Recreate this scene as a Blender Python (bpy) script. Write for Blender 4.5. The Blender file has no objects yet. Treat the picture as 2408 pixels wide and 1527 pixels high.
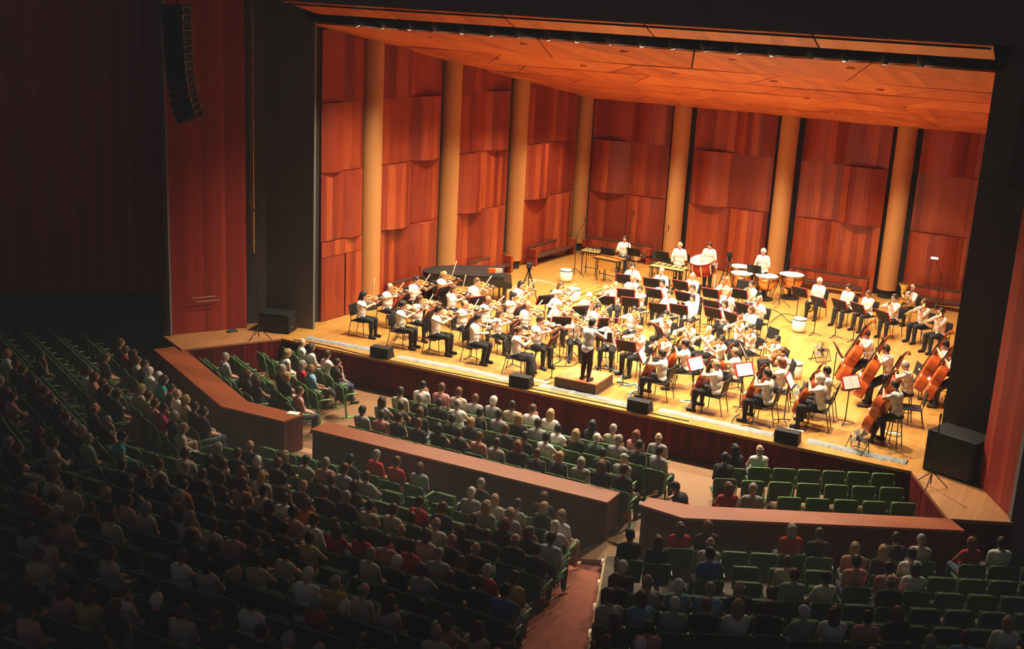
import bpy, bmesh, math, random
import numpy as np
from mathutils import Vector, Matrix, Euler
random.seed(7); RNG = np.random.default_rng(7)
scene = bpy.context.scene
COL = scene.collection
PI = math.pi

# ------------------------------------------------------------------ camera, world, exposure
W, H, F = 2408, 1527, 2860.0
PITCH, ROLL, YAW = math.radians(15.5), math.radians(2.96), math.radians(26.47)
CAM = Vector((11.67, -26.613, 9.9))
fwd = Vector((-math.sin(YAW)*math.cos(PITCH), math.cos(YAW)*math.cos(PITCH), -math.sin(PITCH)))
right0 = Vector((math.cos(YAW), math.sin(YAW), 0)); up0 = right0.cross(fwd)
camR = math.cos(ROLL)*right0 + math.sin(ROLL)*up0
camU = -math.sin(ROLL)*right0 + math.cos(ROLL)*up0
cd = bpy.data.cameras.new('camera'); cam = bpy.data.objects.new('camera', cd); COL.objects.link(cam)
cd.sensor_fit = 'HORIZONTAL'; cd.sensor_width = 36.0; cd.lens = 36.0*F/W; cd.clip_end = 300
cam.matrix_world = Matrix(((camR.x, camU.x, -fwd.x, CAM.x), (camR.y, camU.y, -fwd.y, CAM.y), (camR.z, camU.z, -fwd.z, CAM.z), (0, 0, 0, 1)))
scene.camera = cam
wd = bpy.data.worlds.new('hall_ambience'); scene.world = wd; wd.use_nodes = True
bg = wd.node_tree.nodes['Background']; bg.inputs[0].default_value = (1.0, 0.97, 0.96, 1); bg.inputs[1].default_value = 0.040
scene.view_settings.view_transform = 'Standard'; scene.view_settings.look = 'None'
scene.view_settings.gamma = 1.0; scene.view_settings.use_curve_mapping = False
scene.view_settings.exposure = 0.0
scene.cycles.use_adaptive_sampling = True; scene.cycles.adaptive_threshold = 0.1; scene.cycles.adaptive_min_samples = 16; scene.cycles.use_denoising = True
scene.cycles.max_bounces = 5; scene.cycles.diffuse_bounces = 4; scene.cycles.glossy_bounces = 2; scene.cycles.volume_bounces = 0; scene.cycles.caustics_reflective = False; scene.cycles.caustics_refractive = False
LAMP_COL = (1.0, 0.84, 0.58)
DOWN_W, SLOT_W = 2750.0, 1700.0      # watts of one shell downlight / one slot spotlight

def ray(x, y):
    return fwd + camR*((x-W/2)/F) - camU*((y-H/2)/F)
def un(x, y, z=0.0):
    d = ray(x, y); return CAM + d*((z-CAM.z)/d.z)
def unP(x, y, n, c, z0, k):                 # onto the raked plane z = z0 + k*(c - n.p)
    d = ray(x, y); n3 = Vector((n[0], n[1], 0))
    t = (z0 + k*(c - n3.dot(CAM)) - CAM.z)/(d.z + k*n3.dot(d)); return CAM + d*t

# ------------------------------------------------------------------ materials
def nt_mat(name):
    m = bpy.data.materials.new(name); m.use_nodes = True
    nt = m.node_tree; b = nt.nodes['Principled BSDF']; return m, nt, b
def plain(name, col, rough=0.6, metal=0.0, bump=0.0, scale=40.0, var=0.0, spec=0.5):
    m, nt, b = nt_mat(name)
    b.inputs['Base Color'].default_value = (*col, 1); b.inputs['Roughness'].default_value = rough
    b.inputs['Metallic'].default_value = metal; b.inputs['Specular IOR Level'].default_value = spec
    if var > 0 or bump > 0:
        tc = nt.nodes.new('ShaderNodeTexCoord'); n = nt.nodes.new('ShaderNodeTexNoise')
        n.inputs['Scale'].default_value = scale; n.inputs['Detail'].default_value = 3
        nt.links.new(tc.outputs['Object'], n.inputs['Vector'])
        if var > 0:
            r = nt.nodes.new('ShaderNodeMapRange'); r.inputs[3].default_value = 1-var; r.inputs[4].default_value = 1+var
            nt.links.new(n.outputs['Fac'], r.inputs[0])
            mx = nt.nodes.new('ShaderNodeVectorMath'); mx.operation = 'SCALE'; mx.inputs[0].default_value = col
            nt.links.new(r.outputs[0], mx.inputs['Scale']); nt.links.new(mx.outputs[0], b.inputs['Base Color'])
        if bump > 0:
            bp = nt.nodes.new('ShaderNodeBump'); bp.inputs['Strength'].default_value = bump
            nt.links.new(n.outputs['Fac'], bp.inputs['Height']); nt.links.new(bp.outputs[0], b.inputs['Normal'])
    return m
def objcol(name, rough=0.7, var=0.15, scale=18.0, spec=0.3):
    """colour comes from the object's own colour, with cloth or skin mottling on top"""
    m, nt, b = nt_mat(name); b.inputs['Roughness'].default_value = rough; b.inputs['Specular IOR Level'].default_value = spec
    oi = nt.nodes.new('ShaderNodeObjectInfo'); tc = nt.nodes.new('ShaderNodeTexCoord'); n = nt.nodes.new('ShaderNodeTexNoise')
    n.inputs['Scale'].default_value = scale; nt.links.new(tc.outputs['Object'], n.inputs['Vector'])
    r = nt.nodes.new('ShaderNodeMapRange'); r.inputs[3].default_value = 1-var; r.inputs[4].default_value = 1+var
    nt.links.new(n.outputs['Fac'], r.inputs[0])
    mx = nt.nodes.new('ShaderNodeVectorMath'); mx.operation = 'SCALE'
    nt.links.new(oi.outputs['Color'], mx.inputs[0]); nt.links.new(r.outputs[0], mx.inputs['Scale'])
    nt.links.new(mx.outputs[0], b.inputs['Base Color']); return m
def wood(name, dark, mid, light, strip=0.22, axis='X', rough=0.38, grain=(30, 30, 1.2), rnd=True, contrast=1.0, tone=0.0, spec=.5):
    """veneer: strips of differing tone across `axis`, fine grain along the other way"""
    m, nt, b = nt_mat(name); N = nt.nodes; L = nt.links
    tc = N.new('ShaderNodeTexCoord'); sep = N.new('ShaderNodeSeparateXYZ'); L.new(tc.outputs['Object'], sep.inputs[0])
    oi = N.new('ShaderNodeObjectInfo')
    ax = sep.outputs[axis]
    dv = N.new('ShaderNodeMath'); dv.operation = 'DIVIDE'; dv.inputs[1].default_value = strip; L.new(ax, dv.inputs[0])
    src = dv.outputs[0]
    if rnd:
        ad = N.new('ShaderNodeMath'); ad.operation = 'MULTIPLY_ADD'; ad.inputs[1].default_value = 37.0
        L.new(oi.outputs['Random'], ad.inputs[0]); L.new(src, ad.inputs[2]); src = ad.outputs[0]
    fl = N.new('ShaderNodeMath'); fl.operation = 'FLOOR'; L.new(src, fl.inputs[0])
    wn = N.new('ShaderNodeTexWhiteNoise'); wn.noise_dimensions = '1D'; L.new(fl.outputs[0], wn.inputs['W'])
    mp = N.new('ShaderNodeMapping'); mp.inputs['Scale'].default_value = grain
    L.new(tc.outputs['Object'], mp.inputs[0])
    n = N.new('ShaderNodeTexNoise'); n.noise_dimensions = '4D' if rnd else '3D'
    n.inputs['Scale'].default_value = 1.0; n.inputs['Detail'].default_value = 5; n.inputs['Roughness'].default_value = .65; L.new(mp.outputs[0], n.inputs['Vector'])
    if rnd:
        w2 = N.new('ShaderNodeMath'); w2.operation = 'MULTIPLY'; w2.inputs[1].default_value = 50; L.new(oi.outputs['Random'], w2.inputs[0]); L.new(w2.outputs[0], n.inputs['W'])
    mix = N.new('ShaderNodeMath'); mix.operation = 'MULTIPLY_ADD'; mix.inputs[1].default_value = .48*contrast
    nb = N.new('ShaderNodeMath'); nb.operation = 'MULTIPLY_ADD'; nb.inputs[1].default_value = 1.1; nb.inputs[2].default_value = -.3
    L.new(n.outputs['Fac'], nb.inputs[0]); L.new(wn.outputs['Value'], mix.inputs[0]); L.new(nb.outputs[0], mix.inputs[2])
    if tone > 0:
        tn = N.new('ShaderNodeMath'); tn.operation = 'MULTIPLY_ADD'; tn.inputs[1].default_value = tone; L.new(oi.outputs['Random'], tn.inputs[0]); L.new(mix.outputs[0], tn.inputs[2])
        t2 = N.new('ShaderNodeMath'); t2.operation = 'SUBTRACT'; t2.inputs[1].default_value = tone/2; L.new(tn.outputs[0], t2.inputs[0]); mix = t2
    cr = N.new('ShaderNodeValToRGB'); e = cr.color_ramp.elements
    e[0].position = .1; e[0].color = (*dark, 1); e[1].position = .95; e[1].color = (*light, 1)
    x = e.new(.5); x.color = (*mid, 1)
    L.new(mix.outputs[0], cr.inputs[0]); L.new(cr.outputs[0], b.inputs['Base Color'])
    b.inputs['Roughness'].default_value = rough; b.inputs['Specular IOR Level'].default_value = spec
    bp = N.new('ShaderNodeBump'); bp.inputs['Strength'].default_value = .08; L.new(n.outputs['Fac'], bp.inputs['Height']); L.new(bp.outputs[0], b.inputs['Normal'])
    return m
def emis(name, col, s):
    m, nt, b = nt_mat(name); b.inputs['Base Color'].default_value = (*col, 1)
    b.inputs['Emission Color'].default_value = (*col, 1); b.inputs['Emission Strength'].default_value = s; return m

M = {}
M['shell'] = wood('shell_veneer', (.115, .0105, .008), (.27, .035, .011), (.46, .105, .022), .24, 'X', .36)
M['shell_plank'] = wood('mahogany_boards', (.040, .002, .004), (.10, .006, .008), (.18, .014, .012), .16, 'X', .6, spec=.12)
M['ceil'] = wood('ceiling_veneer', (.44, .090, .018), (.64, .16, .033), (.82, .28, .06), .3, 'X', .42, (14, 1.2, 14), tone=.45)
M['pros'] = wood('proscenium_veneer', (.14, .014, .011), (.27, .030, .019), (.45, .075, .032), .13, 'X', .5, spec=.15)
M['hallwood'] = wood('hall_wall_veneer', (.26, .02, .02), (.42, .04, .03), (.6, .09, .06), .13, 'X', .4)
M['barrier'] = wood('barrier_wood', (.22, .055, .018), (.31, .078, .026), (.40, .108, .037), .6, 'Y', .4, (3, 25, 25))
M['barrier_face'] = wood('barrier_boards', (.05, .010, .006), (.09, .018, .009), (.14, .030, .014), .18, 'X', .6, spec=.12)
M['floor'] = wood('stage_boards', (.31, .142, .029), (.39, .19, .044), (.49, .265, .073), .085, 'X', .36, (26, .8, 10), rnd=False, contrast=.75)
M['apron'] = wood('apron_boards', (.30, .13, .045), (.40, .18, .065), (.50, .24, .09), .085, 'X', .5, (26, .8, 10), rnd=False, contrast=.6)
M['pitfloor'] = plain('pit_floor', (.175, .080, .028), .7, var=.12, scale=1.5)
M['carpet'] = plain('aisle_carpet', (.34, .095, .055), .95, bump=.4, scale=160, var=.25)
M['rowfloor'] = plain('hall_floor', (.10, .075, .06), .9, bump=.1, scale=60, var=.2)
M['column'] = plain('column_paint', (.44, .20, .062), .55, var=.06, scale=3)
M['black'] = plain('black_drape', (.030, .029, .029), .95, bump=.1, scale=12, spec=.1)
M['hall'] = plain('dark_hall_wall', (.13, .125, .125), .95, var=.10, scale=3, spec=.1)
M['bmetal'] = plain('black_metal', (.018, .018, .019), .4, metal=.3)
M['bplastic'] = plain('black_plastic', (.011, .011, .012), .6, var=.2, scale=30, spec=.2)
M['vinyl'] = plain('black_vinyl', (.017, .016, .017), .5, bump=.05, scale=90, spec=.25)
M['chrome'] = plain('chrome', (.65, .63, .6), .22, metal=1.0)
M['brass'] = plain('brass', (.82, .55, .16), .22, metal=1.0)
M['copper'] = plain('copper', (.80, .33, .10), .3, metal=.9, var=.1, scale=8)
M['white'] = plain('white_skin_drum', (.80, .80, .75), .5)
M['paper'] = plain('sheet_paper', (.86, .85, .80), .7, var=.05, scale=20)
M['redfolder'] = plain('red_folder', (.50, .012, .018), .5)
M['redcloth'] = plain('red_carpet', (.62, .16, .055), .9, bump=.2, scale=120, var=.12)
M['podium'] = wood('podium_side', (.035, .014, .008), (.06, .024, .012), (.09, .038, .018), .5, 'Z', .5)
M['varnish'] = plain('violin_varnish', (.48, .135, .016), .24, var=.35, scale=9)
M['varnish2'] = plain('cello_varnish', (.36, .062, .010), .22, var=.4, scale=4)
M['ebony'] = plain('ebony', (.015, .012, .011), .3)
M['bowwood'] = plain('bow_wood', (.30, .13, .045), .4)
M['bowhair'] = plain('bow_hair', (.85, .83, .72), .6)
M['seatgreen'] = plain('seat_green', (.028, .075, .022), .5, var=.1, scale=20)
M['rimgreen'] = plain('seat_rim_green', (.13, .28, .085), .4)
M['padgreen'] = plain('seat_pad_green', (.035, .09, .035), .9, bump=.2, scale=80)
M['skin'] = objcol('skin', .5, .08, 25); M['hair'] = objcol('hair', .5, .35, 60); M['cloth'] = objcol('cloth', .85, .12, 14)
M['eye'] = plain('eye', (.03, .02, .018), .3); M['lip'] = plain('lip', (.30, .09, .07), .5)
M['lens'] = emis('lamp_lens', (1, .93, .78), 14.0)
M['lens2'] = emis('lamp_lens_soft', (1, .9, .7), 3.0); M['aisle'] = emis('aisle_lamp', (1, .72, .42), .35)
M['cable'] = plain('cable_rubber', (.02, .024, .03), .6)
M['bluecable'] = plain('blue_cable_tape', (.16, .27, .34), .6)
M['tape'] = plain('grey_cable_tape', (.19, .21, .22), .7, bump=.5, scale=25, var=.3)
M['marbar'] = plain('rosewood_bars', (.36, .13, .03), .35, var=.2, scale=6)
M['goldbar'] = plain('gold_bars', (.72, .66, .32), .3, metal=.7)
M['drumred'] = plain('drum_red', (.38, .03, .015), .25)
M['rose'] = plain('rose_top', (.8, .1, .1), .6)
M['orange'] = plain('orange_folder', (.85, .17, .02), .6)
M['redbag'] = plain('red_bag', (.55, .02, .02), .7)
M['potclay'] = plain('terracotta', (.40, .13, .05), .8)
M['glass'] = plain('smoked_screen', (.25, .25, .25), .2)

# ------------------------------------------------------------------ mesh helpers
class MB:
    def __init__(s): s.v = []; s.f = []
    def add(s, vs, fs):
        o = len(s.v); s.v += [tuple(v) for v in vs]; s.f += [tuple(i+o for i in f) for f in fs]; return s
    def box(s, a, b):
        x0, y0, z0 = a; x1, y1, z1 = b
        return s.add([(x0,y0,z0),(x1,y0,z0),(x1,y1,z0),(x0,y1,z0),(x0,y0,z1),(x1,y0,z1),(x1,y1,z1),(x0,y1,z1)],
              [(0,3,2,1),(4,5,6,7),(0,1,5,4),(1,2,6,5),(2,3,7,6),(3,0,4,7)])
    def prism(s, poly, z0, z1):
        n = len(poly)
        area = sum(poly[i][0]*poly[(i+1)%n][1]-poly[(i+1)%n][0]*poly[i][1] for i in range(n))
        if area < 0: poly = poly[::-1]
        return s.add([(x,y,z0) for x,y in poly]+[(x,y,z1) for x,y in poly],
              [tuple(range(n))[::-1], tuple(range(n,2*n))]+[(i,(i+1)%n,n+(i+1)%n,n+i) for i in range(n)])
    def tube(s, pts, r, n=8, cap=True):
        pts = [Vector(p) for p in pts]; m = len(pts)
        rs = r if isinstance(r, (list, tuple)) else [r]*m
        t0 = (pts[1]-pts[0]).normalized(); a = Vector((0,0,1)) if abs(t0.z) < .9 else Vector((1,0,0))
        u = t0.cross(a).normalized(); vs = []
        for i, p in enumerate(pts):
            t = (pts[min(i+1,m-1)]-pts[max(i-1,0)]).normalized()
            u = (u - t*u.dot(t)).normalized(); w = t.cross(u)
            vs += [p+(u*math.cos(2*PI*k/n)+w*math.sin(2*PI*k/n))*rs[i] for k in range(n)]
        fs = [(i*n+k, i*n+(k+1)%n, (i+1)*n+(k+1)%n, (i+1)*n+k) for i in range(m-1) for k in range(n)]
        if cap: fs += [tuple(range(n))[::-1], tuple(range((m-1)*n, m*n))]
        return s.add(vs, fs)
    def lathe(s, prof, n=24, c=(0,0,0), ring=False):        # prof: (radius, z)
        vs = []
        for r, z in prof: vs += [(c[0]+r*math.cos(2*PI*k/n), c[1]+r*math.sin(2*PI*k/n), c[2]+z) for k in range(n)]
        m = len(prof)
        fs = [(i*n+k, i*n+(k+1)%n, (i+1)*n+(k+1)%n, (i+1)*n+k) for i in range(m-1) for k in range(n)]
        if ring: fs += [((m-1)*n+k, (m-1)*n+(k+1)%n, (k+1)%n, k) for k in range(n)]
        else: fs += [tuple(range(n))[::-1], tuple(range((m-1)*n, m*n))]
        return s.add(vs, fs)
    def xf(s, mat):
        s.v = [tuple(mat @ Vector(v)) for v in s.v]; return s
    def mesh(s, name, mat, smooth=False):
        me = bpy.data.meshes.new(name); me.from_pydata(s.v, [], s.f); me.update()
        for m in (mat if isinstance(mat, (list, tuple)) else [mat]): me.materials.append(m)
        if smooth: me.polygons.foreach_set('use_smooth', [True]*len(me.polygons))
        return me
def mk(name, data, parent=None, link=True, mat=None):
    o = bpy.data.objects.new(name, data)
    if parent is not None: o.parent = parent
    if mat is not None: o.matrix_world = mat
    if link: COL.objects.link(o)
    return o
def tag(o, label=None, cat=None, group=None, kind=None):
    if label: o['label'] = label
    if cat: o['category'] = cat
    if group: o['group'] = group
    if kind: o['kind'] = kind
    return o
def struct(name, mb, mat, smooth=False):
    return tag(mk(name, mb.mesh(name, mat, smooth)), kind='structure')
PROTOS = []
def proto(name, data=None):
    o = bpy.data.objects.new(name, data); PROTOS.append(o); return o
def pchild(p, name, data):
    o = bpy.data.objects.new(name, data); o.parent = p; PROTOS.append(o)
    KIDS.setdefault(p, []).append(o); return o
KIDS = {}
def inst(p, mat=None, parent=None):
    c = p.copy(); COL.objects.link(c); c.parent = parent
    if mat is not None: c.matrix_world = mat
    for k in KIDS.get(p, []): inst(k, None, c)
    return c
def frame(loc, y, z=(0,0,1)):                   # matrix with local Y along y, local Z near z
    y = Vector(y).normalized(); z = Vector(z); z = (z - y*z.dot(y)).normalized(); x = y.cross(z)
    return Matrix(((x.x,y.x,z.x,loc[0]),(x.y,y.y,z.y,loc[1]),(x.z,y.z,z.z,loc[2]),(0,0,0,1)))
def at(x, y, z=0, rz=0.0, s=1.0):
    return Matrix.Translation((x, y, z)) @ Matrix.Rotation(rz, 4, 'Z') @ Matrix.Diagonal((s, s, s, 1))
def face_to(p, q):                              # rotation about Z that turns local +Y from p towards q
    return math.atan2(-(q[0]-p[0]), q[1]-p[1])
ORD = ['first','second','third','fourth','fifth','sixth','seventh','eighth','ninth','tenth','eleventh','twelfth','thirteenth','fourteenth','fifteenth','sixteenth','seventeenth','eighteenth','nineteenth','twentieth']+['%dth' % i if i % 10 not in (1,2,3) else '%d%s' % (i, {1:'st',2:'nd',3:'rd'}[i % 10]) for i in range(21, 60)]
# ------------------------------------------------------------------ signed-distance bodies (one continuous surface each)
def seg(a, b, ra, rb=None): return ('s', np.array(a, float), np.array(b, float), ra, ra if rb is None else rb)
def ell(c, r, R=None): return ('e', np.array(c, float), np.array(r, float), np.eye(3) if R is None else np.array(R))
def pdist(p, P):
    if p[0] == 's':
        _, a, b, ra, rb = p; d = b-a; L = max(d@d, 1e-9)
        t = np.clip((P-a)@d/L, 0, 1); return np.linalg.norm(P-a-t[..., None]*d, axis=-1)-(ra+(rb-ra)*t)
    _, c, r, R = p; q = (P-c)@R; k0 = np.linalg.norm(q/r, axis=-1); k1 = np.linalg.norm(q/(r*r), axis=-1)
    return k0*(k0-1)/np.maximum(k1, 1e-6)
def pbox(p):
    if p[0] == 's': m = max(p[3], p[4]); return np.minimum(p[1], p[2])-m, np.maximum(p[1], p[2])+m
    m = p[2].max(); return p[1]-m, p[1]+m
def grow(p, g):
    return ('s', p[1], p[2], p[3]+g, p[4]+g) if p[0] == 's' else ('e', p[1], p[2]+g, p[3])
def field(prims, cell, k):
    bb = [pbox(p) for p in prims]; lo = np.min([b[0] for b in bb], 0)-3*cell; hi = np.max([b[1] for b in bb], 0)+3*cell
    n = np.ceil((hi-lo)/cell).astype(int)+1; D = np.full(n, .06)
    ax = [lo[i]+cell*np.arange(n[i]) for i in range(3)]
    for p, (a, b) in zip(prims, bb):
        i0 = np.maximum(((a-.06-lo)/cell).astype(int), 0); i1 = np.minimum(((b+.06-lo)/cell).astype(int)+2, n)
        sl = tuple(slice(i0[i], i1[i]) for i in range(3))
        P = np.stack(np.meshgrid(*[ax[i][sl[i]] for i in range(3)], indexing='ij'), -1)
        d = np.minimum(pdist(p, P), .06); e = D[sl]; kk = min(k, .006) if (p[0] == 's' and max(p[3], p[4]) < .013) else k
        h = np.maximum(kk-np.abs(d-e), 0)/kk; D[sl] = np.minimum(d, e)-h*h*kk*.25
    return D, lo, cell
def cut(Dl, n, c):                              # drop everything with n.p > c
    D, lo, cell = Dl; s = D.shape
    X = lo[0]+cell*np.arange(s[0]); Y = lo[1]+cell*np.arange(s[1]); Z = lo[2]+cell*np.arange(s[2])
    pl = n[0]*X[:, None, None]+n[1]*Y[None, :, None]+n[2]*Z[None, None, :]-c
    return np.maximum(D, pl), lo, cell
def nets(Dl):                                   # surface nets
    D, lo, cell = Dl; S = D < 0
    cnt = np.zeros(np.array(D.shape)-1); acc = np.zeros((*cnt.shape, 3))
    nx, ny, nz = cnt.shape
    for ax in range(3):
        o = [a for a in range(3) if a != ax]
        for da in (0, 1):
            for db in (0, 1):
                b0 = [0, 0, 0]; b0[o[0]] = da; b0[o[1]] = db; b1 = list(b0); b1[ax] = 1
                s0 = tuple(slice(b0[i], b0[i]+cnt.shape[i]) for i in range(3)); s1 = tuple(slice(b1[i], b1[i]+cnt.shape[i]) for i in range(3))
                A, B = D[s0], D[s1]; m = S[s0] != S[s1]; t = np.where(m, A/np.where(m, A-B, 1), 0)
                for i in range(3): acc[..., i] += m*(t if i == ax else b0[i])
                cnt += m
    act = cnt > 0; idx = np.full(cnt.shape, -1); idx[act] = np.arange(act.sum())
    base = np.argwhere(act); V = lo+cell*(base+acc[act]/cnt[act][:, None])
    Fs = []
    for ax in range(3):
        b, c = (ax+1) % 3, (ax+2) % 3
        s0 = [slice(None)]*3; s1 = [slice(None)]*3; s0[ax] = slice(0, -1); s1[ax] = slice(1, None)
        A, B = S[tuple(s0)], S[tuple(s1)]; E = np.argwhere(A != B)
        E = E[(E[:, b] > 0) & (E[:, c] > 0) & (E[:, b] < D.shape[b]-1) & (E[:, c] < D.shape[c]-1)]
        q = []
        for db, dc in ((1, 1), (0, 1), (0, 0), (1, 0)):
            e = E.copy(); e[:, b] -= db; e[:, c] -= dc; q.append(idx[e[:, 0], e[:, 1], e[:, 2]])
        q = np.stack(q, 1); inside = A[E[:, 0], E[:, 1], E[:, 2]]
        q[~inside] = q[~inside][:, ::-1]; Fs.append(q)
    return V, np.concatenate(Fs)
def npmesh(name, V, Fq, mats, smooth=True):
    me = bpy.data.meshes.new(name); me.from_pydata(V.tolist(), [], Fq.tolist()); me.update()
    for m in mats: me.materials.append(m)
    me.polygons.foreach_set('use_smooth', [smooth]*len(me.polygons)); return me

def ik(S, Wp, la, lb, pole):
    S, Wp, pole = np.array(S, float), np.array(Wp, float), np.array(pole, float)
    d = Wp-S; L = np.linalg.norm(d)
    if L > (la+lb)*.995: Wp = S+d/L*(la+lb)*.995; d = Wp-S; L = np.linalg.norm(d)
    x = (la*la-lb*lb+L*L)/(2*L); h = math.sqrt(max(la*la-x*x, 1e-6)); u = d/L
    p = pole-u*(pole@u); p /= np.linalg.norm(p); return S+u*x+p*h, Wp
def hand(Wp, d, n, side, curl=.5):
    """palm and five fingers: d = finger direction, n = palm normal, side = +1 right hand"""
    d = np.array(d, float); d /= np.linalg.norm(d); n = np.array(n, float); n -= d*(n@d); n /= np.linalg.norm(n)
    s = np.cross(n, d)*side                      # towards the thumb side
    P = []; Wp = np.array(Wp)
    for o in (-.026, -.009, .009, .026): P.append(seg(Wp+d*.015+s*o*.7, Wp+d*.085+s*o, .013, .012))
    for o, L in zip((-.034, -.012, .011, .033), (.058, .072, .080, .072)):
        k0 = Wp+d*.085+s*o; a = curl*.9; d1 = d*math.cos(a)+n*math.sin(a); k1 = k0+d1*L*.55
        a2 = curl*2.0; d2 = d*math.cos(a2)+n*math.sin(a2); P += [seg(k0, k1, .0095, .009), seg(k1, k1+d2*L*.5, .009, .0078)]
    t0 = Wp+d*.02+s*.026; t1 = t0+d*.035+s*.026+n*.012; P += [seg(t0, t1, .013, .011), seg(t1, t1+d*.034+n*.018*(1+curl), .0105, .0085)]
    return P
def rotm(pitch, yaw, roll=0):
    return np.array(Euler((pitch, roll, yaw), 'XYZ').to_matrix())

def person_template(hip=.46, lean=.04, kneesp=.11, cross=False, stand=False, perch=False, lw=None, rw=None, lh=None, rh=None, lpole=(-.5, -.5, -1), rpole=(.5, -.5, -1),
                    hp=-.12, hy=0., hr=0., sleeve=.55, skirt=False, fat=1.0, curl=.5, slouch=0.0, feet=0.0, cell=.0105):
    """joints in metres, facing +Y, right hand at +X; returns meshes for body, top, trousers, shoes and the head frame"""
    pz = hip+.09
    pel = np.array((0, 0, pz)); wai = np.array((0, lean*.25-slouch*.3, pz+.18)); che = np.array((0, lean*.6-slouch*.2, pz+.36)); nb = np.array((0, lean-.01, pz+.50-slouch*.1))
    Rh = rotm(hp, hy, hr); hc = nb+np.array((0, .005, .075)) + Rh@np.array((0, .022, .118))
    T = [ell(pel, (.165*fat, .125*fat, .11)), ell(wai, (.148*fat, .112*fat, .16)), ell(che, (.172, .118*(.6+.4*fat), .17)),
         seg(nb+(-.125, 0, -.035), nb+(.125, 0, -.035), .062), ell(che+(0, -.03, .03), (.16, .10, .14))]
    neck = seg(nb+(0, -.005, 0), hc+Rh@np.array((0, -.02, -.06)), .057, .052)
    hd = lambda v: hc+Rh@np.array(v)
    head = [neck, ell(hc+Rh@np.array((0, -.008, .012)), (.076, .096, .104), Rh), ell(hd((0, .028, -.058)), (.056, .062, .056), Rh), ell(hd((0, .06, -.095)), (.028, .026, .02), Rh),
            seg(hd((0, .092, .012)), hd((0, .114, -.022)), .010, .0145), seg(hd((-.03, .083, .028)), hd((.03, .083, .028)), .012),
            seg(hd((-.018, .086, -.055)), hd((.018, .086, -.055)), .010),
            ell(hd((.079, -.008, -.008)), (.011, .02, .031), Rh), ell(hd((-.079, -.008, -.008)), (.011, .02, .031), Rh)]
    arms, sl, hands = [], [], []
    for s, wp, h, pole in ((-1, lw, lh, lpole), (1, rw, rh, rpole)):
        S = nb+np.array((s*.172, -.002, -.045))
        if wp is None: wp = (s*.09, .30, pz+.10)
        E, Wp = ik(S, wp, .285, .255, pole)
        if h is None: h = ((-s*.35, .9, -.25), (0, 0, -1))
        U = [seg(S, E, .054, .043)]; Lw = [seg(E, E+(Wp-E)*.45, .041, .037), seg(E+(Wp-E)*.45, Wp, .037, .027)]
        arms += U+Lw; hands += hand(Wp, h[0], h[1], s, curl)
        if sleeve >= 1: sl += U+[seg(E, E+(Wp-E)*.88, .044, .036)]
        else: sl += [seg(S, S+(E-S)*min(1, sleeve+.15), .058, .052)]
    legs, feet_p = [], []
    for s in (-1, 1):
        hj = pel+np.array((s*.085, .01, -.03))
        if stand: kn = np.array((s*.095, .03, .48)); an = np.array((s*.10, -.01, .08))
        elif perch: kn = np.array((s*.17, .38, hip-.20)); an = np.array((s*.19, .46-.1*(s > 0), .08))
        else: kn = np.array((s*kneesp, .43, hip+.07)); an = np.array((s*(kneesp+.01), .43+feet, .08))
        if cross and s > 0: kn = np.array((.03, .44, hip+.14)); an = np.array((-.10, .72, hip-.17))
        legs += [seg(hj, kn, .084*fat**.5, .060), seg(kn, kn+(an-kn)*.35, .060, .056), seg(kn+(an-kn)*.35, an, .056, .038)]
        ft = an+np.array((s*.015, .0, -.035)); fd = np.array((s*.05, 1, -.01)) if not (cross and s > 0) else np.array((-.1, .75, .45))
        feet_p += [seg(ft+(0, -.03, 0), ft+fd*.15, .040, .034)]
    body = T+head+arms+hands+legs+feet_p
    D = field(body, cell, .03); V, Fq = nets(D)
    me = npmesh('person_body', V, Fq, [M['skin'], M['eye'], M['lip']])
    cen = V[Fq].mean(1); q = (cen-hc)@Rh
    eye = (np.abs(np.abs(q[:, 0])-.031) < .012) & (np.abs(q[:, 2]-.010) < .0085) & (q[:, 1] > .05)
    lip = (np.abs(q[:, 0]) < .022) & (np.abs(q[:, 2]+.054) < .008) & (q[:, 1] > .06)
    me.polygons.foreach_set('material_index', (eye*1+lip*2).astype(int).tolist())
    top = [grow(p, .014) for p in T]+sl
    tm = npmesh('shirt', *nets(field(top, .013, .03)), [M['cloth']])
    tr = [grow(T[0], .008)]+[grow(p, .012) for p in legs]
    if skirt: tr += [ell((0, .22, hip+.02), (.22, .30, .11)), seg((-.12, .44, hip-.02), (-.14, .47, .16), .10, .13), seg((.12, .44, hip-.02), (.14, .47, .16), .10, .13), seg((0, .45, hip-.02), (0, .48, .16), .10, .13)]
    pm = npmesh('trousers', *nets(field(tr, .014, .03)), [M['cloth']])
    sm = npmesh('shoes', *nets(field([grow(p, .008) for p in feet_p], .011, .01)), [M['vinyl']])
    Hm = Matrix.Translation(hc.tolist()) @ Matrix(Rh.tolist()).to_4x4()
    return dict(body=me, top=tm, legs=pm, shoes=sm, head=Hm, skirt=skirt)

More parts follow.
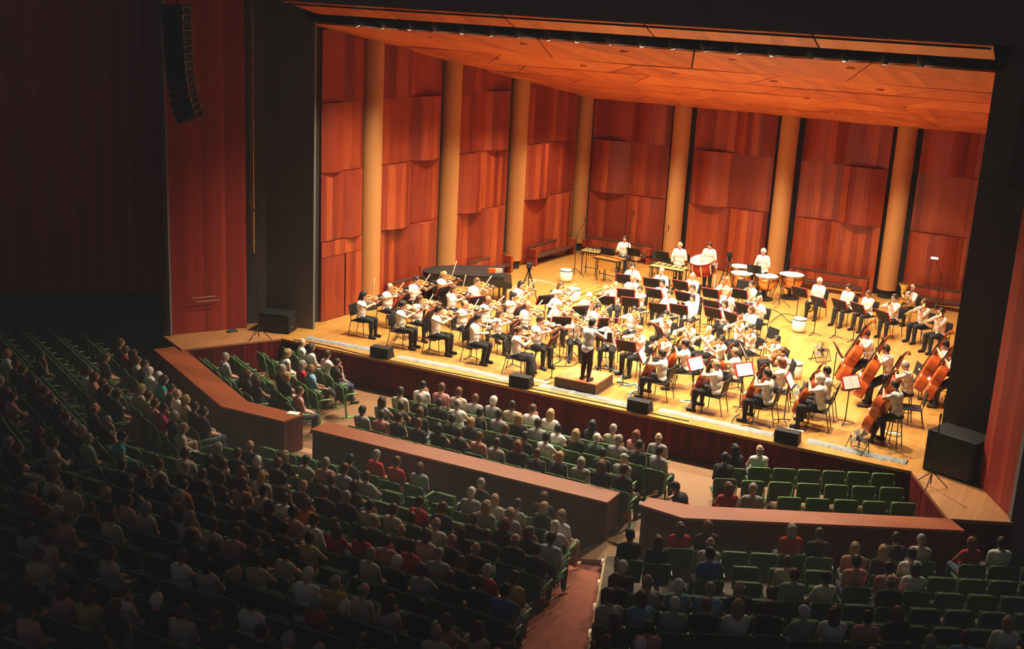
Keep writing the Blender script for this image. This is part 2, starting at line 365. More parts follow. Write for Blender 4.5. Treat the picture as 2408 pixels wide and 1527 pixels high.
def hair_mesh(kind):
    sh = field([ell((0, -.010, .016), (.089, .106, .107)), ell((0, -.03, -.01), (.086, .088, .10))], .0085, .02)
    if kind == 'bald':
        D = cut(cut(cut(sh, (0, .85, .5), -.005), (0, .5, -.866), .045), (0, 0, 1), .035)
        return npmesh('hair', *nets(D), [M['hair']])
    if kind == 'cap':
        D = cut(field([ell((0, -.005, .03), (.093, .112, .095))], .0085, .01), (0, 0, -1), -.028)
        V, Fq = nets(D); V2, F2 = nets(field([ell((0, .10, .036), (.072, .075, .010))], .0085, .01))
        return npmesh('cap', np.vstack((V, V2)), np.vstack((Fq, F2+len(V))), [M['hair']])
    D = cut(cut(sh, (0, .8, -.6), .038), (0, .45, -.893), .050)
    parts = [nets(D)]
    if kind == 'long':
        parts.append(nets(field([seg((0, -.055, .02), (0, -.082, -.25), .082, .062), seg((.072, -.02, .02), (.078, -.005, -.19), .030, .026), seg((-.072, -.02, .02), (-.078, -.005, -.19), .030, .026),
                                 seg((.05, -.06, 0), (.05, -.07, -.23), .045, .04), seg((-.05, -.06, 0), (-.05, -.07, -.23), .045, .04)], .0095, .03)))
    elif kind == 'bun': parts.append(nets(field([ell((0, -.118, .045), (.042, .04, .042))], .0085, .01)))
    elif kind == 'pony': parts.append(nets(field([seg((0, -.10, .04), (0, -.135, .01), .028, .034), seg((0, -.135, .01), (0, -.14, -.18), .034, .014)], .0085, .02)))
    elif kind == 'bob': parts.append(nets(field([seg((0, -.05, .02), (0, -.065, -.085), .085, .075), seg((.07, -.01, .02), (.076, .005, -.095), .028, .026), seg((-.07, -.01, .02), (-.076, .005, -.095), .028, .026)], .0095, .03)))
    elif kind == 'curly':
        rr = np.random.default_rng(3); pr = []
        for i in range(46):
            a, z = rr.uniform(0, 2*PI), rr.uniform(-.9, 1)
            if math.sin(a) > .35 and z < .55: continue
            w = math.sqrt(max(0, 1-z*z)); pr.append(ell((.092*w*math.cos(a), -.012+.105*w*math.sin(a), .015+.105*z), (.027,)*3))
        parts.append(nets(field(pr, .0095, .015)))
    V = np.vstack([p[0] for p in parts]); o = 0; fs = []
    for p in parts: fs.append(p[1]+o); o += len(p[0])
    return npmesh('hair', V, np.vstack(fs), [M['hair']])
HAIR = {k: hair_mesh(k) for k in ('short', 'long', 'bun', 'pony', 'bob', 'curly', 'bald', 'cap')}

HCOL = dict(k=(.012, .010, .010), d=(.035, .018, .011), b=(.10, .045, .020), y=(.36, .235, .11), g=(.30, .27, .24), w=(.66, .62, .56), r=(.17, .05, .022), o=(.26, .20, .15), c=(.25, .26, .24))
HNAME = dict(k='black-haired', d='dark-haired', b='brown-haired', y='blond', g='grey-haired', w='white-haired', r='red-haired', o='balding', c='cap-wearing')
SCOL = dict(w=(.72, .70, .68), k=(.030, .029, .032), p=(.50, .22, .21), t=(.46, .40, .31), g=(.30, .30, .31), r=(.45, .02, .03), b=(.07, .12, .36), a=(.02, .32, .32), e=(.20, .34, .22), u=(.16, .33, .48), y=(.50, .36, .09), o=(.55, .16, .06), n=(.035, .085, .055), m=(.48, .03, .14), s=(.40, .44, .52))
SNAME = dict(w='white', k='black', p='pink', t='beige', g='grey', r='red', b='blue', a='teal', e='pale green', u='light blue', y='yellow', o='orange', n='dark green', m='magenta', s='pale blue')
SKINS = [(.62, .34, .22), (.58, .31, .20), (.66, .40, .28), (.50, .25, .15), (.60, .36, .25), (.30, .14, .08)]
def make_person(t, hair, hcol, top, legs, mat, skin, shoes=True):
    b = mk('person', t['body'], mat=mat); b.color = (*skin, 1)
    h = mk('cap' if hair == 'cap' else 'hair', HAIR[hair], b); h.matrix_local = t['head']; h.color = (*hcol, 1)
    s = mk('shirt', t['top'], b); s.color = (*top, 1)
    p = mk('skirt' if t['skirt'] else 'trousers', t['legs'], b); p.color = (*legs, 1)
    if shoes: mk('shoes', t['shoes'], b)
    return b
# ------------------------------------------------------------------ lamps that light the stage
def spot(name, loc, target, watts, angle, blend=.6, r=.12, col=LAMP_COL, parent=None):
    l = bpy.data.lights.new(name, 'SPOT'); l.energy = watts; l.color = col; l.spot_size = math.radians(angle); l.spot_blend = blend; l.shadow_soft_size = r
    o = bpy.data.objects.new(name, l); COL.objects.link(o)
    d = Vector(target)-Vector(loc); o.matrix_world = Matrix.Translation(loc) @ d.to_track_quat('-Z', 'Y').to_matrix().to_4x4(); return o
CEIL_Z = lambda Y: 8.68-.175*(Y-1.3)
DOWN = [(x, Y) for Y in (2.3, 6.2, 10.0, 13.8) for x in (-5.6, -2.8, 0, 2.8, 5.6)]
# ------------------------------------------------------------------ stage floor and fronts
PITZ = -.92
o = struct('floor', MB().prism([(-8.83,0),(8.49,0),(10.2,.3),(10.2,17.8),(-10.5,17.8),(-10.5,.3),(-9.0,.3)], -.07, 0), M['floor'])
o['label'] = 'honey coloured wooden boards of the concert stage'
a = struct('floor_apron', MB().prism([(-8.83,0),(-10.32,-2.43),(-11.6,-1.75),(-10.3,.3),(-9.0,.3)], -.07, -.001), M['apron'])
a = struct('floor_apron', MB().prism([(8.49,0),(9.59,-2.24),(10.8,-1.66),(9.9,.1),(10.0,.3)], -.07, -.001), M['apron'])
plank_me = MB().box((-.074,-.012,0),(.074,.012,.85)).mesh('plank', M['shell_plank'])
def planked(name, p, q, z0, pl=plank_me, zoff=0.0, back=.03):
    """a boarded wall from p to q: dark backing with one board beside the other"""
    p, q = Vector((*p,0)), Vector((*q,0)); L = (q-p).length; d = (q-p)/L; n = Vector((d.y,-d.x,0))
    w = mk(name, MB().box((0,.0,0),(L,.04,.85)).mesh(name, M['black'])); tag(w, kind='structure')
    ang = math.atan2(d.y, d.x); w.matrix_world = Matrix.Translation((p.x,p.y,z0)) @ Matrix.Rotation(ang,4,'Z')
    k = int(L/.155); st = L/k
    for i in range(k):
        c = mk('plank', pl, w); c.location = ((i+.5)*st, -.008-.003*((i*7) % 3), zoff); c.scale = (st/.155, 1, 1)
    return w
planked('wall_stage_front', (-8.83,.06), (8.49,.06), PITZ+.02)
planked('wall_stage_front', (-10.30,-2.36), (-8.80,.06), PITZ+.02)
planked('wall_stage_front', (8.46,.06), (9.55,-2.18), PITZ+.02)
struct('trim_1', MB().box((-8.83,.02,-.075),(8.49,.07,-.01)), M['apron'])
pit = [(-8.83,.12),(8.49,.12),(9.59,-2.24),(9.95,-2.6),(5.06,-5.3),(4.1,-5.22),(3.4,-5.18),(-4.75,-5.18),(-6.6,-5.2),(-11.0,-2.75),(-10.32,-2.43)]
struct('floor_pit', MB().prism(pit, PITZ-.3, PITZ), M['pitfloor'])
# raked hall floors
K = .12
def nvec(deg): a = math.radians(deg); return (-math.sin(a), math.cos(a))
BL = dict(C=dict(n=nvec(0), p=(0,-5.2), z0=-1.25), L=dict(n=nvec(-28), p=(-6.6,-5.22), z0=-1.05), R=dict(n=nvec(26), p=(4.99,-5.3), z0=-1.0))
for b in BL.values(): b['c'] = b['n'][0]*b['p'][0]+b['n'][1]*b['p'][1]
def rake(b, x, y): B = BL[b]; return B['z0']+K*(B['c']-B['n'][0]*x-B['n'][1]*y)
def raked(name, b, poly, mat, th=.5, dz=0):
    n = len(poly); mb = MB()
    mb.add([(x,y,rake(b,x,y)+dz-th) for x,y in poly]+[(x,y,rake(b,x,y)+dz) for x,y in poly], [tuple(range(n))[::-1], tuple(range(n,2*n))]+[(i,(i+1)%n,n+(i+1)%n,n+i) for i in range(n)])
    return struct(name, mb, mat)
raked('floor_centre', 'C', [(2.35,-5.2),(6.2,-17.5),(-15,-17.5),(-13.2,-12.2),(-5.5,-5.2)], M['rowfloor'])
raked('floor_aisle', 'C', [(3.45,-5.2),(7.6,-17.5),(6.2,-17.5),(2.35,-5.2)], M['carpet'])
raked('floor_right', 'R', [(3.52,-5.4),(4.04,-5.0),(5,-5.08),(9.93,-2.55),(11,-1.5),(18,-1.0),(18,-17.5),(7.65,-17.5)], M['rowfloor'])
raked('floor_left', 'L', [(-5.5,-5.2),(-13.2,-12.2),(-22,-12.2),(-22,1),(-12,1),(-11,-2.7),(-6.6,-5.2)], M['rowfloor'])
# pale nosing along the aisle's right edge
mb = MB(); pts = [(3.56,-5.55),(7.0,-15.4)]
mb.tube([(x,y,rake('R',x,y)+.012) for x,y in pts], .028, 6); struct('trim_2', mb, plain('pale_nosing', (.55,.36,.18), .6))
aisle_lamp = MB().box((-.03,-.06,0),(.03,.06,.09)).mesh('aisle_light', M['aisle'])
for i in range(6):
    t = .04+i*.115; x, y = 3.56+(7.0-3.56)*t-.03, -5.55+(-15.4+5.55)*t
    s = mk('aisle_light', aisle_lamp, mat=at(x, y, rake('R',x,y)-.06, .33)); tag(s, 'small aisle marker light on seat row end, %s from the barrier' % ORD[i], 'light', 'aisle marker lights')
def ramp(name, poly, zs, mat):
    n = len(poly); mb = MB(); mb.add([(x,y,-1.7) for x,y in poly]+[(x,y,z) for (x,y),z in zip(poly,zs)], [tuple(range(n))[::-1], tuple(range(n,2*n))]+[(i,(i+1)%n,n+(i+1)%n,n+i) for i in range(n)])
    return struct(name, mb, mat)
M['ramp'] = plain('ramp_carpet', (.42,.24,.13), .9, bump=.2, scale=90, var=.15)
ramp('floor_ramp', [(2.85,-6.15),(3.68,-5.75),(4.04,-5.0),(4.04,-4.5),(3.38,-4.5),(3.38,-5.18)], [-1.06,-1.06,-.93,-.915,-.915,-.93], M['ramp'])
ramp('floor_ramp', [(-5.2,-5.95),(-4.3,-5.95),(-3.92,-5.18),(-3.92,-4.5),(-4.70,-4.5),(-4.79,-5.18)], [-1.06,-1.06,-.93,-.915,-.915,-.93], M['ramp'])
# ------------------------------------------------------------------ low barriers between pit and hall
def barrier(poly, faces, label, zt=-.045):
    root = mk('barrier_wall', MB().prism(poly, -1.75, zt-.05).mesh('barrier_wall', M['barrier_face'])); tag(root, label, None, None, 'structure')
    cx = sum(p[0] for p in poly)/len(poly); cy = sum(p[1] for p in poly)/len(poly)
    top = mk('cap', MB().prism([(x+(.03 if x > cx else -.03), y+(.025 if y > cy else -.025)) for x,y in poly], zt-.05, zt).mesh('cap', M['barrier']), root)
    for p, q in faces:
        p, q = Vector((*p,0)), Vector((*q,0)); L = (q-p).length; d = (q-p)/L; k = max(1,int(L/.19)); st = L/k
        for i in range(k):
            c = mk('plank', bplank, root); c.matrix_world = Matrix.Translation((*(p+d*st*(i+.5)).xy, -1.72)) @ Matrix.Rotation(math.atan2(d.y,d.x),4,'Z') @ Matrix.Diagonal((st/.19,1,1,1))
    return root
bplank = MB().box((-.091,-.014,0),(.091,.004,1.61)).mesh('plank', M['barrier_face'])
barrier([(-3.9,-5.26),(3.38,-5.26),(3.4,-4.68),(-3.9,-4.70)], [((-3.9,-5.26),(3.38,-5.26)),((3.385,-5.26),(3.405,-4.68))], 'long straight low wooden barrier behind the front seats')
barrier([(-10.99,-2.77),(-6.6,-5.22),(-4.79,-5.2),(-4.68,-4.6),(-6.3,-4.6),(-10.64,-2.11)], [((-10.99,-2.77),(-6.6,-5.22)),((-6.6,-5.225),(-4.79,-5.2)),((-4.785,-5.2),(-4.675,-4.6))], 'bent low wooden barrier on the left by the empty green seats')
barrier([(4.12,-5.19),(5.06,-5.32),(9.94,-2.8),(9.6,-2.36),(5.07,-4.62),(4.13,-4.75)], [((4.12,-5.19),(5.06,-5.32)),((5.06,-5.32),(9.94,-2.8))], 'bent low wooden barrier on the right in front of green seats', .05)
# ------------------------------------------------------------------ orchestra shell
def arc(u): return math.sin(PI*u)
def panel_mesh(L, z0, z1, side, amp=.30):
    """bowed veneer panel: bulges on the right (side 1) or left (side 0) half"""
    n = 18; mb = MB(); fr, bk = [], []
    for i in range(n+1):
        u = i/n; h = (u-.5)*2 if side else (.5-u)*2
        y = -.02-.10*arc(u)*0 - (amp*arc(h) if h > 0 else .03*arc(-h))
        fr.append((u*L, y)); bk.append((u*L, .10))
    vs = [(x,y,z0) for x,y in fr]+[(x,y,z1) for x,y in fr]+[(x,y,z0) for x,y in bk]+[(x,y,z1) for x,y in bk]; m = n+1; fs = []
    for i in range(n):
        fs += [(i,i+1,m+i+1,m+i),(2*m+i+1,2*m+i,3*m+i,3*m+i+1),(2*m+i,2*m+i+1,i+1,i),(m+i,m+i+1,3*m+i+1,3*m+i)]
    fs += [(0,m,3*m,2*m),(n,2*m+n,3*m+n,m+n)]
    return mb.add(vs, fs).mesh('panel', M['shell'])
ROWS = [(0.02,2.42),(2.42,4.45),(4.45,6.47),(6.47,8.5)]
def shell_wall(name, p, q, bays, phases, zt=9.0, door=False, rowmax=4):
    p, q = Vector((*p,0)), Vector((*q,0)); L = (q-p).length; d = (q-p)/L; ang = math.atan2(d.y,d.x)
    w = mk(name, MB().box((-.1,.12,0),(L+.1,.2,zt)).mesh(name, M['black'])); tag(w, kind='structure'); w.matrix_world = Matrix.Translation(p) @ Matrix.Rotation(ang,4,'Z')
    for b, (s0, s1) in enumerate(bays):
        for r, (z0, z1) in enumerate(ROWS[:rowmax]):
            if door and b == 0 and r == 0:
                for x0, x1, a0, a1 in ((s0,s0+(s1-s0)*.56,.02,1.93),(s0+(s1-s0)*.60,s1,.02,1.93)):
                    c = mk('door_leaf', MB().box((0,-.05,a0),(x1-x0,.1,a1)).mesh('door_leaf', M['shell']), w); c.location = (x0,0,0)
                c = mk('panel', MB().box((0,-.06,1.95),(s1-s0,.1,2.40)).mesh('panel', M['shell']), w); c.location = (s0,0,0); continue
            c = mk('panel', panel_mesh(s1-s0, z0+.01, z1-.01, (r+phases[b]) % 2, .30 if s1-s0 > 2 else .16), w); c.location = (s0,0,0)
    return w
A, B = (-9.0,2.05), (-7.32,17.0); f = math.dist(A,B)/(17.0-2.05)
shell_wall('wall_left', A, B, [((y0-2.05)*f,(y1-2.05)*f) for y0,y1 in ((2.05,3.86),(4.68,7.68),(8.78,11.68),(12.85,16.35))], (0,1,1,1), door=True)
shell_wall('wall_back', (-7.4,16.98), (9.4,16.98), [(x0+7.4,x1+7.4) for x0,x1 in ((-6.95,-3.78),(-2.85,.22),(1.2,4.25),(5.25,8.9))], (1,1,0,0), 7.0, rowmax=3)
shell_wall('wall_right', (9.2,17.0), (9.25,2.05), [(.6,4.1),(5.3,8.2),(9.3,12.3),(13.1,14.9)], (0,0,0,1))
colmesh = MB().lathe([(.33,.30),(.33,3.2),(.334,3.21),(.33,3.22),(.33,8.6)], 56).mesh('column', M['column'], False)
plinth = MB().lathe([(.27,0),(.27,.31)], 24).mesh('plinth', M['black'])
for i,(x,y) in enumerate([(-8.74,4.26),(-8.29,8.22),(-7.83,12.28),(-7.30,16.85),(-3.30,16.72),(.72,16.72),(4.76,16.72),(9.1,4.3),(9.0,8.3),(9.0,12.4)]):
    c = mk('column', colmesh, mat=at(x,y)); tag(c, 'tall round tan column between the wood panels, %s counted from the left front' % ORD[i], None, 'tan shell columns', 'structure')
    mk('plinth', plinth, c)
# low guard benches along the wall foot
def bench(p, q, label):
    p, q = Vector((*p,0)), Vector((*q,0)); L = (q-p).length; d = (q-p)/L
    r = mk('bench', None, mat=Matrix.Translation(p) @ Matrix.Rotation(math.atan2(d.y,d.x),4,'Z')); tag(r, label, 'bench', 'low wooden benches along the shell walls')
    k = max(1, round(L/1.1))
    for i in range(k): mk('board', MB().box((i*L/k+.01,-.02,.34),((i+1)*L/k-.01,.02,.64)).mesh('board', M['shell']), r)
    mk('top_rail', MB().box((0,-.035,.64),(L,.035,.70)).mesh('top_rail', M['podium']), r)
    mk('seat', MB().box((0,-.02,.28),(L,.34,.33)).mesh('seat', M['podium']), r)
    for x in (.0, L-.14): mk('end_box', MB().box((x,-.05,0),(x+.14,.34,.62)).mesh('end_box', M['shell']), r)
bench((-7.25,16.0),(-7.55,13.0),'low wooden bench along left wall beside the camera tripod')
bench((-7.75,11.6),(-8.0,9.3),'low wooden bench along left wall behind the piano')
bench((-8.1,7.4),(-8.5,4.9),'low wooden bench along left wall behind the violinists')
bench((-3.9,16.35),(-6.7,16.35),'low wooden bench at the back wall behind the marimba')
bench((4.2,16.3),(1.4,16.3),'low wooden bench at the back wall beside the timpani')
bench((8.1,16.3),(5.4,16.3),'low wooden bench at the back wall behind the tuba')
# ------------------------------------------------------------------ shell ceiling of folded triangular panels
ceil = tag(mk('ceiling', MB().add([(-9.2,1.35,8.82),(9.1,1.35,8.82),(8.6,17.1,6.12),(-7.5,17.1,6.12),(-9.2,1.35,8.95),(9.1,1.35,8.95),(8.6,17.1,6.3),(-7.5,17.1,6.3)],
     [(0,1,2,3),(7,6,5,4),(0,4,5,1),(1,5,6,2),(2,6,7,3),(3,7,4,0)]).mesh('ceiling', M['black'])), kind='structure')
XL = lambda Y: -8.98+(Y-2.05)*.1125
XR = lambda Y: 9.15
def tri_panel(vs):
    c = sum(vs, Vector())/3; vs = [v+(c-v).normalized()*.032 for v in vs]
    n = (vs[1]-vs[0]).cross(vs[2]-vs[0]).normalized()
    if n.z > 0: vs = vs[::-1]
    L = [v-c for v in vs]; U = [v+Vector((0,0,.05)) for v in L]
    me = MB().add(L+U, [(0,1,2),(5,4,3),(0,3,4,1),(1,4,5,2),(2,5,3,0)]).mesh('panel', M['ceil'])
    o = mk('panel', me, ceil); o.location = c
YB = [1.32,5.1,7.5,10.0,12.3,14.4,16.95]
for bi in range(len(YB)-1):
    y0, y1 = YB[bi]+.05, YB[bi+1]-.05; per = 4.1 if bi == 0 else 4.1
    def row(Y, off, sgn):
        xs = [XL(Y)]; x = XL(Y)+off
        while x < XR(Y)-.6: xs.append(x); x += per
        xs.append(XR(Y)); return [Vector((x,Y,CEIL_Z(Y)+ (sgn*.02 if (0 < i < len(xs)-1) else 0)*(1 if i % 2 else -.3))) for i,x in enumerate(xs)]
    f0 = row(y0, 3.0+.7*(bi % 2), 1 if bi % 2 else -1); b0 = row(y1, 1.3+.5*(bi % 2), -1 if bi % 2 else 1)
    i = j = 0
    while i < len(f0)-1 or j < len(b0)-1:
        if j >= len(b0)-1 or (i < len(f0)-1 and f0[i+1].x < b0[j+1].x): tri_panel([f0[i],f0[i+1],b0[j]]); i += 1
        else: tri_panel([f0[i],b0[j+1],b0[j]]); j += 1
# wooden fascia in front of the lamp slot
fas = tag(mk('trim_3', MB().box((-8.7,.1,9.16),(8.8,.75,9.26)).mesh('trim_3', M['black'])), kind='structure')
seams = [-8.84,-5.65,-2.3,1.35,5.2,8.86]
for x0, x1 in zip(seams, seams[1:]):
    c = Vector(((x0+x1)/2,.38,9.09)); hx = (x1-x0)/2-.02
    sl = .62 if x0 < -8 else 0
    me = MB().add([(-hx,-.38,.15),(hx,-.38,.15),(hx,.37,-.14),(-hx+sl,.37,-.14),(-hx,-.38,.19),(hx,-.38,.19),(hx,.37,-.10),(-hx+sl,.37,-.10)],
        [(0,3,2,1),(4,5,6,7),(0,1,5,4),(1,2,6,5),(2,3,7,6),(3,0,4,7)]).mesh('panel', M['ceil'])
    o = mk('panel', me, fas); o.location = c
struct('wall_slot', MB().box((-9.0,1.22,8.74),(9.0,1.30,9.7)), M['black'])
struct('wall_header', MB().box((-10.5,-.02,9.27),(10.6,.1,14)), M['hall'])
struct('wall_header_back', MB().box((-10.4,.1,9.7),(10.5,1.35,9.8)), M['black'])
# tormentors, proscenium walls, hall side walls
def vwall(name, p, q, z0, z1, th, mat):
    p, q = Vector((*p,0)), Vector((*q,0)); L = (q-p).length; d = (q-p)/L
    w = mk(name, MB().box((0,0,z0),(L,th,z1)).mesh(name, mat)); w.matrix_world = Matrix.Translation(p) @ Matrix.Rotation(math.atan2(d.y,d.x),4,'Z'); return tag(w, kind='structure')
vwall('wall_tormentor_left', (-10.2,.95), (-8.68,1.28), 0, 9.72, .12, M['hall'])
vwall('wall_tormentor_left', (-10.9,.6), (-10.1,.98), 0, 12, .12, M['hall'])
vwall('wall_tormentor_left', (-9.2,1.36), (-9.05,2.06), 0, 9.2, .08, M['black'])
vwall('wall_tormentor_right', (8.83,1.28), (11.0,1.28), 0, 9.72, .12, M['hall'])
vwall('wall_tormentor_right', (9.1,2.1), (8.95,1.36), 0, 9.2, .08, M['black'])
vwall('wall_proscenium_left', (-11.55,-1.70), (-10.33,.32), 0, 13, .15, M['pros'])
vwall('wall_proscenium_right', (9.88,.06), (10.76,-1.62), 0, 13, .15, M['pros'])
vwall('wall_hall_left', (-19.5,-5.4), (-12.0,1.2), .62, 13, .2, M['hallwood'])
vwall('wall_hall_left', (-19.5,-5.45), (-12.0,1.15), -1.8, .64, .2, M['hall'])
vwall('wall_hall_left', (-12.3,.4), (-11.5,-1.7), -1.8, 13, .1, M['hall'])
vwall('wall_hall_left', (-11.52,-1.72), (-10.6,-2.3), -1.8, -.07, .1, M['barrier_face'])
vwall('wall_hall_right', (10.72,-1.66), (13.5,-.6), -1.8, 13, .2, M['hall'])
vwall('wall_hall_right', (13.5,-.6), (18.5,-3), -1.8, 13, .2, M['hall'])
vwall('wall_hall_right', (9.6,-2.22), (10.78,-1.66), -1.8, -.07, .1, M['barrier_face'])
# ------------------------------------------------------------------ lamps in the slot and downlights in the shell
SL = [(838,58),(898,63),(962,67),(1018,72),(1085,77),(1153,82),(1217,86),(1288,90),(1355,96),(1432,102),(1508,107),(1580,112),(1655,118),(1735,124),(1815,128),(1905,138),(1985,143),(2080,149),(2165,153)]
can = MB().lathe([(.075,-.10),(.085,-.08),(.085,.16),(.05,.22)], 14).mesh('can', M['bmetal'], True)
yoke = MB().tube([(-.11,0,.05),(-.11,0,.34),(.11,0,.34),(.11,0,.05)], .012, 6).tube([(0,0,.34),(0,0,.50)], .02, 6).mesh('yoke', M['bmetal'])
lens = MB().lathe([(.01,-.112),(.066,-.106),(.066,-.09),(.01,-.09)], 14).mesh('lens', M['lens'])
for i,(x,y) in enumerate(SL):
    d = ray(x,y); P = CAM+d*((1.02-CAM.y)/d.y)
    P.z = 8.80; r = mk('spotlight', None, mat=Matrix.Translation((P.x,1.02,P.z))); tag(r, 'black stage spotlight in ceiling slot, %s from the left' % ORD[i], 'spotlight', 'spotlights in the ceiling slot')
    R = Euler((math.radians(24 if i % 3 else 30), 0, math.radians((i*37) % 40-20))).to_matrix().to_4x4()
    for nm, me in (('can',can),('lens',lens)):
        c = mk(nm, me, r); c.matrix_local = R
    mk('yoke', yoke, r)
    if i % 2 == 0:
        tgt = (P.x*.75, 4.2+3.0*((i//2) % 3), 0); spot('slot_lamp', (P.x,.98,P.z-.06), tgt, SLOT_W, 62, .7, .09)
struct('trim_4', MB().tube([(-9.1,1.02,9.28),(9.1,1.02,9.28)], .03, 8), M['bmetal'])
housing = MB().lathe([(.085,-.02),(.105,-.02),(.105,.06),(.085,.06)], 20, ring=True).mesh('housing', M['ceil'], True)
glow = MB().lathe([(.01,-.012),(.08,-.012),(.08,-.004),(.01,-.004)], 20).mesh('lens', M['lens2'])
for i,(x,Y) in enumerate(DOWN):
    z = CEIL_Z(Y)-.01
    r = mk('downlight', None, mat=Matrix.Translation((x,Y,z))); tag(r, 'round ceiling downlight, %s in the %s row from the stage front' % (ORD[i % 5], ORD[i//5]), 'downlight', 'shell ceiling downlights')
    mk('housing', housing, r); mk('lens', glow, r)
    spot('downlight_lamp', (x,Y,z-.10), (x*.95,Y-.5,0), DOWN_W*(2.0,.86,.90,.75)[i//5], 128 if i < 5 else 112, 1.0 if i < 5 else .85, .09)
# ------------------------------------------------------------------ musicians' poses
def P3(*a): return np.array(a, float)
def unit(v): v = np.array(v, float); return v/np.linalg.norm(v)
VC = P3(-.085, .115, 1.165); VV = unit((-.52, .85, -.08)); VH = unit((.85, .52, 0)); VN = unit(.84*P3(0,0,1)+.54*VH)
def violin_pose(b, t, **kw):
    b = unit(b); con = VC+VV*.20+VN*.05; frog = con-b*t
    tpl = person_template(lean=.03, lw=VC+VV*.45-VN*.07-unit(np.cross(VV,VN))*.02, rw=frog-b*.02+P3(.05,.03,-.06), lh=((.25,.15,.95),(.8,.3,-.2)), rh=((-.75,.1,.35),(-.2,-.2,-1)), rpole=(1,.2,-.35), lpole=(.1,.2,-1), hp=-.22, hy=.42, hr=-.10, curl=.8, **kw)
    tpl['violin'] = frame(VC-VV*.02, VV, VN); tpl['bow'] = frame(frog, b, VN); return tpl
T = {}
T['v1'] = violin_pose((-.42,-.22,.86), .14, sleeve=.55)
T['v2'] = violin_pose((-.74,-.30,.58), .36, sleeve=1, feet=-.08)
T['v3'] = violin_pose((-.30,-.10,.95), .20, sleeve=1, skirt=True)
T['v4'] = violin_pose((-.85,-.38,.30), .30, sleeve=.55, fat=1.14, kneesp=.15)
CB = P3(.03,.56,.27); CA = unit((-.09,-.36,.93)); CN = unit(P3(0,.93,.36))
def cello_pose(**kw):
    con = CB+CA*.33+CN*.12; b = unit((-.95,.05,.22)); frog = con-b*.34
    t = person_template(lean=.02, kneesp=.26, lw=CB+CA*.93+P3(-.09,.05,-.02), rw=frog+P3(.04,-.03,.03), lh=((.75,.35,.45),(.3,-.9,.2)), rh=((-.55,.5,-.45),(-.2,-.3,-.9)), rpole=(1,-.2,-.1), lpole=(-1,-.1,-.5), hp=-.15, hy=-.1, curl=.75, **kw)
    t['cello'] = frame(CB, CA, CN); t['bow'] = frame(frog, b, CN); return t
T['c1'] = cello_pose(sleeve=.55); T['c2'] = cello_pose(sleeve=.55, fat=1.15)
BB = P3(.10,.66,.20); BA = unit((-.20,-.33,.93)); BN = unit(P3(.1,.93,.36))
con = BB+BA*.42+BN*.16; b = unit((-.9,.12,-.30)); frog = con-b*.36
T['b1'] = person_template(hip=.76, perch=True, lean=.10, lw=BB+BA*1.30+P3(-.08,.07,0), rw=frog+P3(.03,-.04,.05), lh=((.75,.35,.45),(.3,-.9,.2)), rh=((-.4,.5,-.6),(-.6,-.3,-.3)), rpole=(1,-.3,0), lpole=(-1,-.1,-.4), hp=-.35, curl=.75, sleeve=.55)
T['b1']['bass'] = frame(BB, BA, BN); T['b1']['bow'] = frame(frog, b, BN)
T['f1'] = person_template(lw=(.07,.20,1.17), rw=(.30,.13,1.12), lh=((.5,.1,.6),(0,-1,.2)), rh=((.1,-.2,.8),(-.3,-.9,.1)), rpole=(1,0,-.6), lpole=(-.6,.5,-.7), hp=-.1, hy=.1, sleeve=.55, curl=.9)
T['w1'] = person_template(lw=(-.05,.27,.93), rw=(.06,.34,.80), lh=((.6,.5,.3),(.5,-.5,-.3)), rh=((-.6,.5,.3),(-.5,-.5,-.3)), rpole=(1,-.2,-.5), lpole=(-1,-.2,-.5), hp=-.15, sleeve=.55, curl=.8)
T['w2'] = person_template(lw=(-.16,.30,1.02), rw=(.16,.27,.66), lh=((.6,.5,.3),(.5,-.5,-.3)), rh=((-.6,.5,.1),(-.5,-.5,-.3)), rpole=(1,-.2,-.3), lpole=(-1,-.1,-.5), hp=-.1, sleeve=.55, curl=.8, fat=1.1)
T['h1'] = person_template(lw=(-.10,.30,1.00), rw=(.22,.24,.72), lh=((.6,.5,.2),(.5,-.5,-.3)), rh=((-.5,.7,.1),(-.6,-.3,.1)), hp=-.05, sleeve=.55, curl=.7)
T['rest'] = person_template(lw=(-.10,.33,.66), rw=(.10,.33,.66), lean=.02, hp=-.2, sleeve=.55, fat=1.12, kneesp=.15)
T['rest2'] = person_template(lw=(.02,.26,.66), rw=(.06,.29,.69), lean=.0, hp=-.25, sleeve=.55, kneesp=.14, fat=1.2, feet=.06)
T['tb'] = person_template(lw=(-.06,.24,1.05), rw=(.06,.42,1.00), lh=((.6,.5,.3),(.5,-.5,-.3)), rh=((-.5,.7,.1),(-.6,-.3,.1)), rpole=(1,0,-.6), hp=-.05, sleeve=.55, curl=.8, fat=1.1)
T['perc'] = person_template(hip=.84, stand=True, lean=.07, lw=(-.17,.33,1.12), rw=(.17,.33,1.12), lh=((.2,.9,-.2),(0,0,-1)), rh=((-.2,.9,-.2),(0,0,-1)), rpole=(.45,-.7,-.7), lpole=(-.45,-.7,-.7), hp=-.35, sleeve=.55, fat=1.12, curl=.9)
T['percsit'] = person_template(lw=(-.15,.33,.86), rw=(.15,.33,.86), rpole=(.45,-.7,-.7), lpole=(-.45,-.7,-.7), hp=-.1, sleeve=.55, fat=1.15, curl=.9)
T['cond'] = person_template(hip=.80, stand=True, lean=.09, lw=(-.22,.40,1.24), rw=(.26,.42,1.30), lh=((.2,.9,.2),(0,0,-1)), rh=((-.2,.9,.3),(0,0,-1)), rpole=(1,-.3,-.6), lpole=(-1,-.3,-.6), hp=-.25, sleeve=1, curl=.5)
